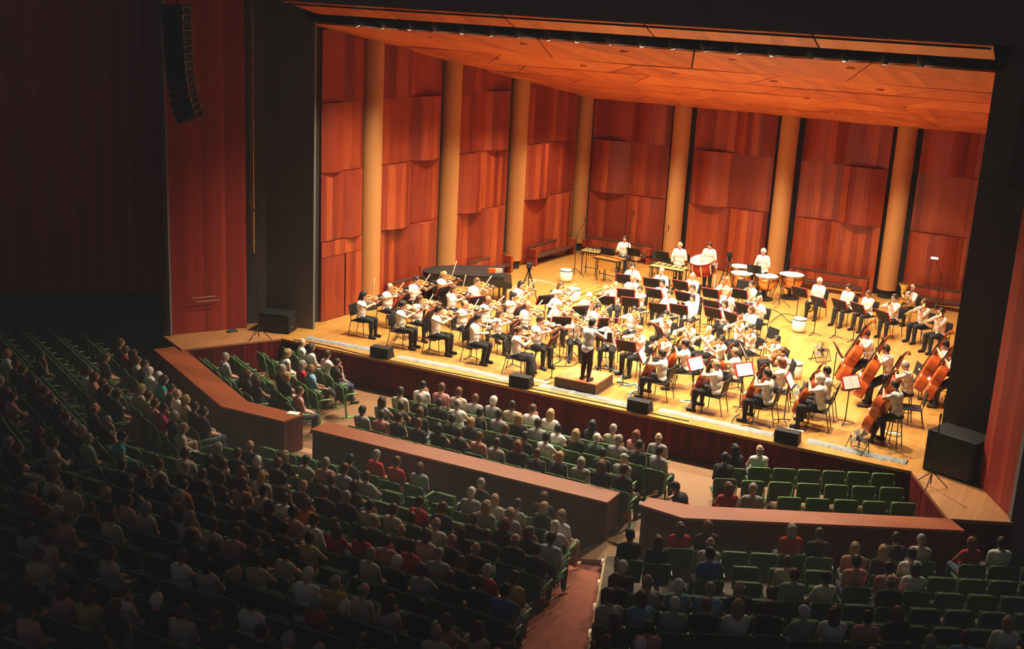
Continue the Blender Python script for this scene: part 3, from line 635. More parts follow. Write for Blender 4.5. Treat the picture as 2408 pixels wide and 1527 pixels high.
# ------------------------------------------------------------------ instruments
def fiddle_outline(L, n=40):
    pts = []
    for i in range(n+1):
        u = i/n
        lower = .5*math.sqrt(max(0, 1-((u-.26)/.265)**2)) if u < .52 else 0
        upper = .405*math.sqrt(max(0, 1-((u-.795)/.21)**2)) if u > .58 else 0
        waist = .30 if .2 < u < .85 else 0
        w = max(lower, upper, waist)
        pts.append((w*.575*L, u*L))
    return [(x,y) for x,y in pts]+[(-x,y) for x,y in reversed(pts[1:-1])]
def fiddle(name, L, thick, neck, var, fat=1.0, endpin=0.0, shoulders=False):
    o = [(x*fat,y) for x,y in fiddle_outline(L)]
    mb = MB(); n = len(o)
    lay = [(.92,-thick*.62),(1,-thick*.5),(1,thick*.5),(.93,thick*.60),(.55,thick*.80)]
    for s, z in lay: mb.v += [(x*s, (y-L*.5)*(.5+.5*s if s > .8 else .8)+L*.5, z) for x,y in o]
    for k in range(len(lay)-1): mb.f += [(k*n+i,k*n+(i+1)%n,(k+1)*n+(i+1)%n,(k+1)*n+i) for i in range(n)]
    mb.f += [tuple(range(n))[::-1], tuple(range((len(lay)-1)*n, len(lay)*n))]
    # outline runs clockwise seen from +Z here, so turn the faces
    p = proto(name, mb.mesh('body', var, False))
    w = L*.036
    pchild(p, 'fingerboard', MB().add([(-w*1.5,L*.60,thick*.95),(w*1.5,L*.60,thick*.95),(w,L+neck*.8,thick*.72),(-w,L+neck*.8,thick*.72),(-w*1.5,L*.60,thick*.80),(w*1.5,L*.60,thick*.80),(w,L+neck*.8,thick*.55),(-w,L+neck*.8,thick*.55)],
        [(0,1,2,3),(7,6,5,4),(0,4,5,1),(1,5,6,2),(2,6,7,3),(3,7,4,0)]).mesh('fingerboard', M['ebony']))
    pchild(p, 'neck', MB().tube([(0,L*.96,thick*.35),(0,L+neck*.8,thick*.42)], [w*1.15,w*.85], 8).mesh('neck', var, True))
    pg = pchild(p, 'scroll', MB().tube([(0,L+neck*.78,thick*.5),(0,L+neck*1.02,thick*.30),(0,L+neck*1.12,thick*.05),(0,L+neck*1.05,-thick*.22),(0,L+neck*.98,-thick*.0)], [w*.95,w*.8,w*.75,w*.7,w*.4], 8).mesh('scroll', var, True))
    pchild(pg, 'peg', MB().tube([(-w*3.2,L+neck*.93,thick*.36),(w*3.2,L+neck*.93,thick*.36)], w*.3, 6).tube([(-w*3.2,L+neck*1.0,thick*.28),(w*3.2,L+neck*1.0,thick*.28)], w*.3, 6).mesh('pegs', M['ebony']))
    pchild(p, 'bridge', MB().box((-L*.06,L*.475,thick*.6),(L*.06,L*.49,thick*.6+L*.10)).mesh('bridge', M['bowhair']))
    pchild(p, 'tailpiece', MB().add([(-L*.03,L*.05,thick*.85),(L*.03,L*.05,thick*.85),(L*.055,L*.36,thick*.6+L*.06),(-L*.055,L*.36,thick*.6+L*.06),(-L*.03,L*.05,thick*.7),(L*.03,L*.05,thick*.7),(L*.055,L*.36,thick*.6+L*.04),(-L*.055,L*.36,thick*.6+L*.04)],
        [(0,1,2,3),(7,6,5,4),(0,4,5,1),(1,5,6,2),(2,6,7,3),(3,7,4,0)]).mesh('tailpiece', M['ebony']))
    if endpin: pchild(p, 'endpin', MB().tube([(0,.02,0),(0,-endpin,0)], .008, 6).mesh('endpin', M['chrome']))
    return p
PV = fiddle('violin', .36, .038, .235, M['varnish']); PA = fiddle('viola', .42, .045, .25, M['varnish'])
PC = fiddle('cello', .76, .13, .48, M['varnish2'], endpin=.28); PB = fiddle('double_bass', 1.12, .21, .72, M['varnish2'], fat=1.02, endpin=.20)
def bow(name, L):
    p = proto(name, MB().tube([(0,0,.008),(0,L*.5,.002),(0,L*.97,.012)], [.009,.008,.006], 6).mesh('stick', M['bowwood']))
    pchild(p, 'bow_hair', MB().box((-.011,.02,-.018),(.011,L*.97,-.012)).mesh('bow_hair', M['bowhair']))
    pchild(p, 'frog', MB().box((-.006,.01,-.016),(.006,.06,.008)).mesh('frog', M['ebony'])); return p
PBOW = bow('violin_bow', .74); PBOW2 = bow('cello_bow', .70)
def tubes(name, segs, mat, n=10):
    mb = MB()
    for pts, r in segs: mb.tube(pts, r, n)
    return mb.mesh(name, mat, True)
PFL = proto('flute', tubes('flute', [([(-.06,.13,1.20),(.60,.10,1.14)], .010)], M['chrome'])); pchild(PFL, 'keys', tubes('keys', [([(.1,.118,1.198),(.5,.098,1.162)], .006)], M['chrome'], 6))
PCL = proto('clarinet', tubes('clarinet', [([(0,.125,1.155),(0,.30,.90),(0,.42,.70)], [.009,.014,.016]), ([(0,.42,.70),(0,.455,.64)], [.017,.036])], M['ebony'])); pchild(PCL, 'keys', tubes('keys', [([(.014,.21,1.05),(.018,.41,.74)], .005)], M['chrome'], 6))
PBN = proto('bassoon', tubes('bassoon', [([(.24,.18,.36),(-.20,.26,1.42)], [.036,.028]), ([(.27,.15,.36),(.02,.24,1.0)], [.026,.018])], M['varnish2'])); pchild(PBN, 'crook', tubes('crook', [([(.02,.24,1.0),(-.02,.30,1.22),(.0,.15,1.17)], [.006,.005,.004])], M['chrome'], 6)); pchild(PBN, 'bell_ring', tubes('bell_ring', [([(-.185,.257,1.385),(-.205,.261,1.43)], [.034,.034])], M['white']))
def bell_prof(r0, r1, L, k=7): return [(r0+(r1-r0)*(i/k)**3, -L*i/k) for i in range(k+1)]
def coil(c, R, r, turns, ax='Y', n=48):
    return [(c[0]+R*math.cos(2*PI*turns*i/n), c[1]+.02*i/n, c[2]+R*math.sin(2*PI*turns*i/n)) for i in range(n+1)]
PHN = proto('french_horn', tubes('coil', [(coil((.12,.26,.86),.13,.01,2), .012), ([(.0,.13,1.14),(-.02,.24,1.02),(.02,.27,.94)], .006)], M['brass'], 8)); pchild(PHN, 'bell', MB().lathe(bell_prof(.02,.15,.26), 20).xf(Matrix.Translation((.20,.20,.84)) @ Euler((.2,1.0,0)).to_matrix().to_4x4()).mesh('bell', M['brass'], True))
PTP = proto('trumpet', tubes('tubing', [([(0,.13,1.14),(0,.52,1.10)], .007), ([(-.025,.22,1.09),(-.025,.46,1.07)], .007), ([(0,.50,1.10),(-.012,.53,1.085),(-.025,.46,1.07)], .007)], M['brass'], 8)); pchild(PTP, 'bell', MB().lathe(bell_prof(.008,.062,.2), 18).xf(Matrix.Translation((0,.46,1.105)) @ Euler((PI/2+PI,0,0)).to_matrix().to_4x4() ).mesh('bell', M['brass'], True)); pchild(PTP, 'valves', tubes('valves', [([(-.012,.28+.035*i,1.02),(-.012,.28+.035*i,1.16)], .010) for i in range(3)], M['brass'], 8))
PTB = proto('trombone', tubes('tubing', [([(0,.13,1.14),(0,.75,.92)], .008), ([(.08,.25,1.10),(.08,.75,.92)], .008), ([(0,.75,.92),(.04,.78,.91),(.08,.75,.92)], .008), ([(-.10,.05,1.16),(-.10,.42,1.06)], .012), ([(-.10,.05,1.16),(-.05,.02,1.17),(0,.13,1.14)], .010)], M['brass'], 8)); pchild(PTB, 'bell', MB().lathe(bell_prof(.012,.11,.26), 20).xf(Matrix.Translation((-.10,.40,1.065)) @ Euler((PI/2+PI-.27,0,0)).to_matrix().to_4x4()).mesh('bell', M['brass'], True))
PTU = proto('tuba', tubes('tubing', [(coil((.02,.27,.78),.19,.03,1.5), .035), ([(.12,.30,.62),(.14,.30,1.05)], [.04,.075]), ([(-.02,.14,1.13),(-.08,.26,1.0),(-.10,.28,.9)], .01)], M['brass'], 10)); pchild(PTU, 'bell', MB().lathe([(.075,0),(.09,.16),(.13,.27),(.21,.34),(.205,.345),(.12,.28)], 24).xf(Matrix.Translation((.14,.30,1.03))).mesh('bell', M['brass'], True))
pchild(PTU, 'valves', tubes('valves', [([(-.06+.045*i,.34,.72),(-.06+.045*i,.34,.98)], .018) for i in range(4)], M['brass'], 8))
# ------------------------------------------------------------------ furniture of the orchestra
PCH = proto('orchestra_chair')
def rbox(a, b, bev=.012):
    me = MB().box(a, b); bm = bmesh.new(); m = bpy.data.meshes.new('t'); m.from_pydata(me.v, [], me.f); bm.from_mesh(m); bpy.data.meshes.remove(m)
    bmesh.ops.bevel(bm, geom=bm.edges[:], offset=bev, segments=2, affect='EDGES', profile=.5); return bm
def bmesh_mesh(bm, name, mat):
    me = bpy.data.meshes.new(name); bm.to_mesh(me); bm.free(); me.materials.append(mat); return me
pchild(PCH, 'seat', bmesh_mesh(rbox((-.225,-.20,.435),(.225,.24,.475), .018), 'seat', M['vinyl']))
bk = rbox((-.215,-.02,-.17),(.215,.015,.17), .014); bmesh.ops.transform(bk, matrix=Matrix.Translation((0,-.255,.74)) @ Matrix.Rotation(math.radians(11),4,'X'), verts=bk.verts)
pchild(PCH, 'backrest', bmesh_mesh(bk, 'backrest', M['vinyl']))
for s in (-1,1):
    pchild(PCH, 'leg', MB().tube([(s*.20,.20,.44),(s*.215,.235,0)], .012, 6).mesh('leg', M['bmetal']))
    pchild(PCH, 'leg', MB().tube([(s*.215,-.285,.86),(s*.215,-.20,.46),(s*.215,-.30,0)], .012, 6).mesh('leg', M['bmetal']))
PST = proto('bass_stool'); pchild(PST, 'seat', MB().lathe([(.16,.715),(.17,.73),(.17,.76),(.15,.765)], 18).mesh('seat', M['vinyl']))
for k in range(4):
    a = PI/4+k*PI/2; pchild(PST, 'leg', MB().tube([(.12*math.cos(a),.12*math.sin(a),.72),(.22*math.cos(a),.22*math.sin(a),0)], .013, 6).mesh('leg', M['bmetal']))
pchild(PST, 'ring', MB().tube([(.175*math.cos(2*PI*i/20),.175*math.sin(2*PI*i/20),.3) for i in range(21)], .009, 6).mesh('ring', M['bmetal']))
PMS = proto('music_stand')       # players sit at local -Y, the desk's face looks at them
tilt = Matrix.Translation((0,0,1.06)) @ Matrix.Rotation(math.radians(-28),4,'X')
pchild(PMS, 'desk', MB().box((-.25,0,-.17),(.25,.012,.17)).box((-.25,-.06,-.182),(.25,.012,-.17)).xf(tilt).mesh('desk', M['bplastic']))
pchild(PMS, 'pole', MB().tube([(0,.02,1.0),(0,.03,.05)], .014, 8).mesh('pole', M['bmetal']))
for k in range(3):
    a = PI/2+k*2*PI/3; pchild(PMS, 'foot', MB().tube([(0,.03,.07),(.24*math.cos(a),.03+.24*math.sin(a),.012)], .012, 6).mesh('foot', M['bmetal']))
PFO = proto('music_folder', MB().box((-.285,-.016,-.155),(.285,-.004,.185)).xf(tilt).mesh('cover', M['redfolder']))
pchild(PFO, 'page', MB().box((-.24,-.022,-.15),(-.004,-.0165,.155)).xf(tilt).mesh('page', M['paper'])); pchild(PFO, 'page', MB().box((.004,-.022,-.15),(.24,-.0165,.155)).xf(tilt).mesh('page', M['paper']))

# ------------------------------------------------------------------ the players: pixel of the head, pose, hair, tag
# x y pose hairstyle haircolour instrument | tag
PL = """856 694 v1 long k violin|woman in the leftmost chair on stage
917 675 v4 bald b violin|balding man behind leftmost woman
980 658 v2 bun d violin|woman with hair bun in front of piano
1045 646 v1 pony y violin|blonde woman against the piano side
1068 678 v3 long b violin|long brown-haired woman below blonde violinist
1122 662 v2 short b violin|short-haired man at right end of piano
948 717 v1 curly d violin|curly-haired woman, second chair along the stage edge
988 703 v4 bob b violin|brown-haired woman behind curly-haired violinist
1148 705 v4 bald k violin|bald dark-skinned man in second violin line
1032 729 v1 short k violin|young man third along the stage edge
1094 715 v4 bald d violin|large bald man with loose white shirt
1124 748 v2 short k violin|black-haired man fourth along the stage edge
1177 736 v1 long b violin|long brown-haired woman in middle of violins
1209 696 v4 long k violin|long dark-haired woman behind middle violins
1226 669 v2 bob k violin|dark-haired woman under the camera tripod
1319 671 v4 long b violin|brown-haired woman between the two white barrels
1316 691 v2 short g violin|grey-haired man below brown-haired woman at barrels
1315 716 v2 short w violin|white-haired man left of centre stand
1242 718 v2 bald d violin|bald man behind front violin desks
1271 753 v1 short d violin|dark-haired man at front violin desk
1221 777 v3 pony b violin|ponytailed woman nearest podium on the left
1355 748 v4 curly y violin|curly blonde violinist facing the conductor
1386 696 v4 short w viola|white-haired man behind centre stand
1407 723 v2 bun k violin|black-haired woman right of centre stand
1438 759 v4 short b viola|brown-haired man at the conductor's score stand
1448 671 f1 long y flute|blonde flautist in the wind section
1505 680 f1 bun d flute|dark-haired flautist beside blonde flautist
1488 626 w1 short d clarinet|man with glasses in front of snare drum
1488 654 h1 bald o french_horn|bald horn player behind blonde flautist
1491 729 v4 bun d viola|woman drawing bow flat above violas
1504 776 v4 short y viola|blond man with viola at right of podium
1566 792 v2 pony d viola|ponytailed violist seen from the side
1556 638 w1 short g clarinet|grey man with glasses below black mic boom
1557 666 h1 short k french_horn|dark-capped horn player behind music stand
1575 691 w1 short d oboe|dark-haired oboist in second wind row
1629 649 h1 bald b french_horn|balding player below the bass drum
1629 678 w1 short d clarinet|dark-haired clarinettist in middle of winds
1628 700 rest bob d none|seated player with hands lowered amid winds
1703 661 w2 short b bassoon|brown-haired bassoonist below left timpani
1714 688 w2 short y bassoon|blond bassoonist in the wind section
1767 668 tp bun d trumpet|woman trumpeter in front of timpani
1704 715 w1 bob d oboe|dark-haired woman oboist at right of winds
1785 705 w2 short y bassoon|player with tall instrument at right end of winds
1765 728 w1 bob b oboe|brown-haired woman by black chair backs
1566 739 v4 short k viola|black-haired violist behind viola stand
1622 759 v2 short d viola|violist with raised bow in middle violas
1739 750 v2 bun r viola|red-haired violist on outer viola desk
1667 776 v2 bald b viola|bald violist in middle of viola group
1766 772 v2 bun k viola|dark-haired violist on right edge of violas
1696 798 v2 short k viola|dark-haired violist in front of bald violist
1610 809 c1 bun k cello|slim dark-haired woman cellist in white dress top
1556 832 c1 bun d cello|woman cellist nearest the podium
1825 798 v2 pony k viola|ponytailed violist by far right viola chair
1728 827 c2 bald b cello|bald cellist in second cello row
1840 827 v4 curly b viola|curly-haired woman beside white barrel
1684 857 c2 bald o cello|bald cellist at front edge of stage
1837 852 c1 bob r cello|red-haired cellist behind dark-haired front cellist
1805 879 c2 short d cello|dark-haired cellist at stage edge before round fan
1944 872 c1 short k cello|dark-haired cellist behind white-haired cellist
1930 890 c2 short w cello|white-haired cellist at right stage edge
2036 785 b1 short d double_bass|bassist with red bass farthest left
2082 820 b1 short d double_bass|bassist with bright orange bass
2128 859 b1 short g double_bass|grey-haired bassist behind front bass
2104 905 b1 short d double_bass|bassist nearest the front floor fan
2222 810 b1 short k double_bass|bassist farthest back at right curtain
2239 836 b1 bob k double_bass|bassist half hidden by right curtain
1927 661 rest short w french_horn|white-haired brass player at left of brass row
1995 676 rest2 short d none|second brass player sitting with hands in lap
2042 691 rest2 short b none|third brass player with hands in lap
2103 700 tp short d trumpet|trumpeter in middle of brass row
2145 677 tu bald y tuba|tuba player behind the brass row
2173 711 tb short b trombone|trombonist left of the end player
2213 733 tb short d trombone|trombonist at right end of brass row"""
T['tp'] = T['tb']; T['tu'] = T['h1']
PINST = dict(violin=PV, viola=PA, cello=PC, double_bass=PB, flute=PFL, clarinet=PCL, oboe=PCL, bassoon=PBN, french_horn=PHN, trumpet=PTP, trombone=PTB, tuba=PTU)
PLAYERS = []
WHITE = (.78,.75,.72); DARK = (.022,.021,.024)
for i, ln in enumerate(PL.split('\n')):
    head, tg = ln.split('|'); x, y, pose, hs, hc, ins = head.split(); t = T[pose]
    hz = t['head'].translation.z; fl = un(float(x), float(y), hz)
    rz = face_to((fl.x,fl.y), (0.1,1.4) if pose != 'b1' else (-1.5,3.0)); rz += RNG.uniform(-.1,.1)
    sc = RNG.uniform(.95,1.03) if hs in ('short','bald') else RNG.uniform(.92,.98)
    R = Matrix.Rotation(rz,4,'Z'); off = R @ (t['head'].translation*sc); z0 = 0.0
    p2 = un(float(x), float(y), hz*sc); mat = at(p2.x-off.x, p2.y-off.y, 0, rz, sc)
    skin = SKINS[5] if 'dark-skinned' in tg else SKINS[i % 5]
    w = RNG.uniform(.92,1.03); top = tuple(c*w for c in WHITE)
    pe = make_person(t, hs, HCOL[hc], top, DARK, mat, skin); tag(pe, 'musician in white shirt, '+tg, 'person', 'orchestra musicians')
    short = tg
    if ins != 'none':
        nm = ins.replace('_',' '); pi = PINST[ins]
        loc = t.get('violin' if ins in ('violin','viola') else 'cello' if ins == 'cello' else 'bass', None) if ins in ('violin','viola','cello','double_bass') else Matrix.Identity(4)
        if pose == 'rest': loc = Matrix.Translation((.02,.10,-.38))
        o = inst(pi, mat @ loc); o.name = ins
        tag(o, ('%s played by the %s' if pose != 'rest' else '%s resting with the %s') % (nm, short), nm.split()[-1], nm+'s of the orchestra')
        if 'bow' in t:
            o = inst(PBOW if ins in ('violin','viola') else PBOW2, mat @ t['bow']); tag(o, 'bow of the %s' % short, 'bow', 'string bows')
    if pose == 'b1': o = inst(PST, at(mat.translation.x, mat.translation.y, 0, rz)); tag(o, 'tall stool under the %s' % short, 'stool', 'bass stools')
    else: o = inst(PCH, at(mat.translation.x, mat.translation.y, 0, rz)); tag(o, 'black chair of the %s' % short, 'chair', 'black orchestra chairs')
    PLAYERS.append((mat.translation.x, mat.translation.y, short, rz))
# music stands: pixel of the desk centre
ST = [(936,714),(1043,685),(1011,740),(1119,709),(1109,756),(1207,774),(1219,731),(1282,705),(1320,757),(1300,803),(1363,731),(1425,707),(1429,760),(1482,711),(1467,656),(1472,691),(1472,814),(1510,838),(1532,665),(1537,690),(1600,671),(1607,698),(1671,690),(1738,691),(1547,725),(1596,728),(1673,718),(1676,736),(1747,725),(1549,778),(1636,856),(1750,870),(1720,747),(1747,827),(1880,687),(1924,710),(1974,716),(2017,725),(2076,743),(1970,823),(1857,896),(2001,900)]
used = set()
for x, y in ST:
    p = un(x, y, 1.06)
    best = sorted(PLAYERS, key=lambda q: math.dist((p.x,p.y), (q[0]-math.sin(q[3])*.8, q[1]+math.cos(q[3])*.8)))
    q = next(b for b in best if b[2] not in used); used.add(q[2])
    rz = face_to((q[0],q[1]), (p.x,p.y)) if math.dist(q[:2], (p.x,p.y)) < 1.6 else face_to((p.x,p.y),(0,1.4))
    o = inst(PMS, at(p.x,p.y,0,rz)); tag(o, 'black music stand before the %s' % q[2], 'music stand', 'black music stands')
    o = inst(PFO, at(p.x,p.y,0,rz)); tag(o, 'red music folder before the %s' % q[2], 'folder', 'red music folders')
# conductor on the podium, with a score stand
pod = mk('podium', None, mat=at(0,1.17)); tag(pod, "conductor's square podium with orange-red carpet top", 'podium')
mk('base', MB().box((-.58,-.57,0),(.58,.57,.27)).box((-.61,-.60,0),(.61,.60,.03)).mesh('base', M['podium']), pod)
mk('carpet', MB().box((-.57,-.56,.27),(.57,.56,.30)).mesh('carpet', M['redcloth']), pod)
t = T['cond']; hz = t['head'].translation.z*.96; p = un(1393,759,hz+.30); rz = -.25; off = Matrix.Rotation(rz,4,'Z') @ (t['head'].translation*.96)
pe = make_person(t, 'short', HCOL['k'], (.62,.62,.64), (.035,.016,.016), at(p.x-off.x,p.y-off.y,.30,rz,.96), SKINS[3]); tag(pe, 'conductor in pale shirt standing on the podium, back to the hall', 'person')
p = un(1418,796,1.0); o = inst(PMS, at(p.x,p.y,0,PI+.1)); tag(o, "conductor's score stand right of the podium", 'music stand', 'black music stands')
sc_ = mk('open_score', MB().box((-.26,-.03,-.15),(-.005,-.012,.17)).box((.005,-.03,-.15),(.26,-.012,.17)).xf(tilt).mesh('open_score', M['paper']), mat=at(p.x,p.y,0,PI+.1)); tag(sc_, "open white score lying on the conductor's stand", 'score')
for x, y, pose, hs, hc, tg in ((1469,561,'percsit','short','d','percussionist sitting behind the snare drum'),(1599,577,'perc','bald','y','percussionist behind the vibraphone'),(1669,577,'perc','short','d','percussionist behind the bass drum'),(1795,592,'perc','short','w','white-haired timpanist behind the timpani')):
    t = T[pose]; hz = t['head'].translation.z; p = un(x,y,hz); rz = face_to((p.x,p.y),(0,1.4)); off = Matrix.Rotation(rz,4,'Z') @ t['head'].translation; m = at(p.x-off.x,p.y-off.y,0,rz)
    pe = make_person(t, hs, HCOL[hc], WHITE, DARK, m, SKINS[1]); tag(pe, tg+' in a white shirt', 'person', 'orchestra musicians')
    if pose == 'percsit': o = inst(PCH, at(m.translation.x,m.translation.y,0,rz)); tag(o, 'black chair of the percussionist behind snare drum', 'chair', 'black orchestra chairs')
# ------------------------------------------------------------------ percussion, piano and loose stage things
# timpani
def timpano(x, y, r, label):
    t = mk('timpani_drum', None, mat=at(x,y)); tag(t, label, 'timpani', 'timpani')
    mk('bowl', MB().lathe([(.05,.30),(r*.45,.33),(r*.78,.45),(r*.95,.62),(r*.97,.80)], 28).mesh('bowl', M['copper'], True), t)
    mk('drumhead', MB().lathe([(.01,.842),(r*.99,.842),(r*.99,.835),(.01,.832)], 32).mesh('drumhead', M['white']), t)
    mk('hoop', MB().lathe([(r*.98,.80),(r*1.05,.80),(r*1.05,.85),(r*.98,.85)], 32, ring=True).mesh('hoop', M['chrome']), t)
    mk('base', MB().lathe([(r*.75,.02),(r*.78,.04),(r*.5,.09),(.06,.12),(.05,.32)], 20).mesh('base', M['bmetal']), t)
    for k in range(6):
        a = 2*PI*k/6; mk('strut', MB().tube([(r*1.03*math.cos(a),r*1.03*math.sin(a),.82),(r*.98*math.cos(a),r*.98*math.sin(a),.55),(r*.55*math.cos(a),r*.55*math.sin(a),.10)], .014, 6).mesh('strut', M['bmetal']), t)
for (px,py), r, lb in (((1734,630),.36,'leftmost copper timpani drum with white head'),((1745,642),.38,'copper timpani drum just before the leftmost'),((1803,648),.40,'copper timpani drum right before the timpanist'),((1862,645),.43,'large copper timpani drum at right with tan head')):
    p = un(px,py,.85); timpano(p.x, p.y+(.35 if px == 1734 else 0), r, lb)
# bass drum on a stand
p = un(1652,622,.85); bd = mk('bass_drum', None, mat=at(p.x,p.y,0,.2)); tag(bd, 'red bass drum with white heads on tilted stand', 'drum')
Rb = Matrix.Translation((0,0,.82)) @ Euler((math.radians(16),math.radians(-8),0)).to_matrix().to_4x4()
mk('shell', MB().lathe([(.43,-.21),(.43,.21)], 32).xf(Rb).mesh('shell', M['drumred'], True), bd)
mk('drumhead', MB().lathe([(.01,.218),(.42,.216),(.42,.20),(.01,.20)], 32).xf(Rb).mesh('drumhead', M['white']), bd); mk('drumhead', MB().lathe([(.01,-.218),(.42,-.216),(.42,-.20),(.01,-.20)], 32).xf(Rb).mesh('drumhead', M['white']), bd)
for z in (-.21,.21): mk('hoop', MB().lathe([(.43,z-.025),(.46,z-.025),(.46,z+.025),(.43,z+.025)], 32, ring=True).xf(Rb).mesh('hoop', M['shell']), bd)
for k in range(8):
    a = 2*PI*k/8; mk('lug', MB().box((-.02,-.02,-.18),(.02,.02,.18)).xf(Rb @ Matrix.Translation((.445*math.cos(a),.445*math.sin(a),0))).mesh('lug', M['chrome']), bd)
for s in (-1,1):
    mk('stand_leg', MB().tube([(s*.48,.25,.9),(s*.5,-.3,0)], .015, 6).mesh('stand_leg', M['chrome']), bd); mk('stand_leg', MB().tube([(s*.48,-.2,.9),(s*.5,.35,0)], .015, 6).mesh('stand_leg', M['chrome']), bd)
# keyboard percussion
def mallet(p, q, w0, w1, bars, mat, label, nm):
    c = (p+q)/2; L = (q-p).length; rz = math.atan2((q-p).y,(q-p).x)
    r = mk(nm, None, mat=at(c.x,c.y,0,rz)); tag(r, label, nm.replace('_',' '))
    for s in (-1,1):
        wv = lambda u: (w0+(w1-w0)*u)
        mk('rail', MB().add([(-L/2,s*wv(0)/2-.02,.82),(L/2,s*wv(1)/2-.02,.82),(L/2,s*wv(1)/2+.02,.82),(-L/2,s*wv(0)/2+.02,.82),(-L/2,s*wv(0)/2-.02,.86),(L/2,s*wv(1)/2-.02,.86),(L/2,s*wv(1)/2+.02,.86),(-L/2,s*wv(0)/2+.02,.86)],[(0,3,2,1),(4,5,6,7),(0,1,5,4),(1,2,6,5),(2,3,7,6),(3,0,4,7)]).mesh('rail', M['bmetal']), r)
        mk('leg', MB().tube([(s*(L/2-.06),-.2,.82),(s*(L/2-.06),-.2,0)], .018, 6).mesh('leg', M['bmetal']), r); mk('leg', MB().tube([(s*(L/2-.06),.2,.82),(s*(L/2-.06),.2,0)], .018, 6).mesh('leg', M['bmetal']), r)
    mk('cross_brace', MB().tube([(-L/2+.06,0,.25),(L/2-.06,0,.25)], .015, 6).mesh('cross_brace', M['bmetal']), r)
    for i in range(bars):
        u = (i+.5)/bars; w = (w0+(w1-w0)*u)*.46; x = -L/2+u*L
        mk('bar', MB().box((x-L/bars*.42,-w-.03,.875),(x+L/bars*.42,-.02,.895)).mesh('bar', mat), r)
        if i % 7 not in (2,6): mk('bar', MB().box((x+L/bars*.1,.0,.905),(x+L/bars*.9,w,.925)).mesh('bar', mat), r)
        if i % 2 == 0: mk('resonator', MB().tube([(x,-.12,.85),(x,-.12,.85-.5*(1-u*.7))], .022, 8).mesh('resonator', M['brass']), r)
mallet(un(1412,600,.9), un(1462,612,.9), .72, .45, 20, M['marbar'], 'wooden marimba left of the seated percussionist', 'marimba')
mallet(un(1372,586,.9), un(1412,592,.9), .42, .30, 14, M['goldbar'], 'small glockenspiel at far left of the percussion', 'glockenspiel')
mallet(un(1538,620,.9), un(1612,634,.9), .66, .42, 20, M['goldbar'], 'gold vibraphone before the percussionist at the column', 'vibraphone')
p = un(1496,604,.8); sd = mk('snare_drum', MB().lathe([(.17,.70),(.18,.705),(.18,.845),(.17,.85)], 24).mesh('shell', M['chrome']), mat=at(p.x,p.y)); tag(sd, 'white-headed snare drum beside the seated percussionist', 'drum')
mk('drumhead', MB().lathe([(.01,.856),(.172,.855),(.172,.848),(.01,.848)], 24).mesh('drumhead', M['white']), sd)
for k in range(3):
    a = 2*PI*k/3; mk('leg', MB().tube([(0,0,.68),(.22*math.cos(a),.22*math.sin(a),0)], .011, 6).mesh('leg', M['chrome']), sd)
for x, y, lb in ((1429,589,'marimba'),(1490,590,'snare drum'),(1558,598,'empty chair at the back'),(1607,603,'vibraphone'),(1774,630,'timpani')):
    p = un(x,y,1.1); o = inst(PMS, at(p.x,p.y,0,PI)); tag(o, 'black music stand of the %s player, back row' % lb if 'chair' not in lb else 'black music stand before the empty back-row chair', 'music stand', 'black music stands')
for x, y, lb in ((1542,650,'empty black chair among the back percussion'),(1735,725,'empty black chair right of the wind section'),(1795,845,'empty black chair beside the outer violas'),(2140,1000,'empty black chair with red item at right stage edge'),(2128,930,'empty black chair behind the front bassist')):
    p = un(x,y,0); o = inst(PCH, at(p.x,p.y,0,face_to((p.x,p.y),(0,1.4)))); tag(o, lb, 'chair', 'black orchestra chairs')
# grand piano with closed lid: keyboard end to the right
pa, pb = Vector((-8.0,6.2,0)), Vector((-6.75,8.45,0))
pn = mk('grand_piano', None, mat=Matrix.Translation((-6.82,7.15,0)) @ Matrix.Rotation(math.radians(28),4,'Z')); tag(pn, 'black grand piano with closed lid by the left wall', 'piano')
out = [(1.15,-.74),(1.15,.74),(.2,.74),(-.5,.62),(-1.1,.35),(-1.42,-.05),(-1.45,-.45),(-1.2,-.70),(-.8,-.74)]
mk('case', MB().prism(out, .62, .96).mesh('case', M['ebony']), pn); mk('lid', MB().prism([(x*1.015,y*1.015) for x,y in out if x < 1.1]+[(.75,-.75),(.75,.75)] if False else [(.78,-.755),(.78,.755),(.2,.755),(-.5,.635),(-1.12,.36),(-1.44,-.05),(-1.47,-.45),(-1.21,-.715),(-.8,-.755)], .962, .992).mesh('lid', M['vinyl']), pn)
mk('lid_flap', MB().box((.79,-.755,.962),(1.165,.755,.99)).mesh('lid_flap', M['vinyl']), pn); mk('key_bed', MB().box((1.15,-.72,.60),(1.42,.72,.74)).mesh('key_bed', M['ebony']), pn); mk('fallboard', MB().box((1.15,-.66,.74),(1.38,.66,.78)).mesh('fallboard', M['ebony']), pn)
for x,y in ((1.2,-.62),(1.2,.62),(-1.05,-.1)): mk('leg', MB().lathe([(.075,.60),(.07,.50),(.05,.14),(.06,.10),(.03,.0)][::-1], 12, (x,y,0)).mesh('leg', M['ebony']), pn)
mk('pedal_lyre', MB().box((1.0,-.10,.12),(1.06,.10,.62)).mesh('pedal_lyre', M['ebony']), pn)
p = un(1160,640,1.05); o = inst(PMS, at(p.x+.15,p.y-.2,0,.5)); tag(o, 'black music stand with orange folder beside the piano', 'music stand', 'black music stands')
f2 = mk('orange_folder', MB().box((-.20,-.03,-.16),(.20,-.014,.2)).xf(tilt).mesh('cover', M['orange']), mat=at(p.x+.15,p.y-.2,0,PI+.6)); tag(f2, 'orange folder standing on the music stand by the piano', 'folder'); mk('page', MB().box((-.24,-.012,-.14),(-.02,-.004,.2)).xf(tilt).mesh('page', M['paper']), f2)
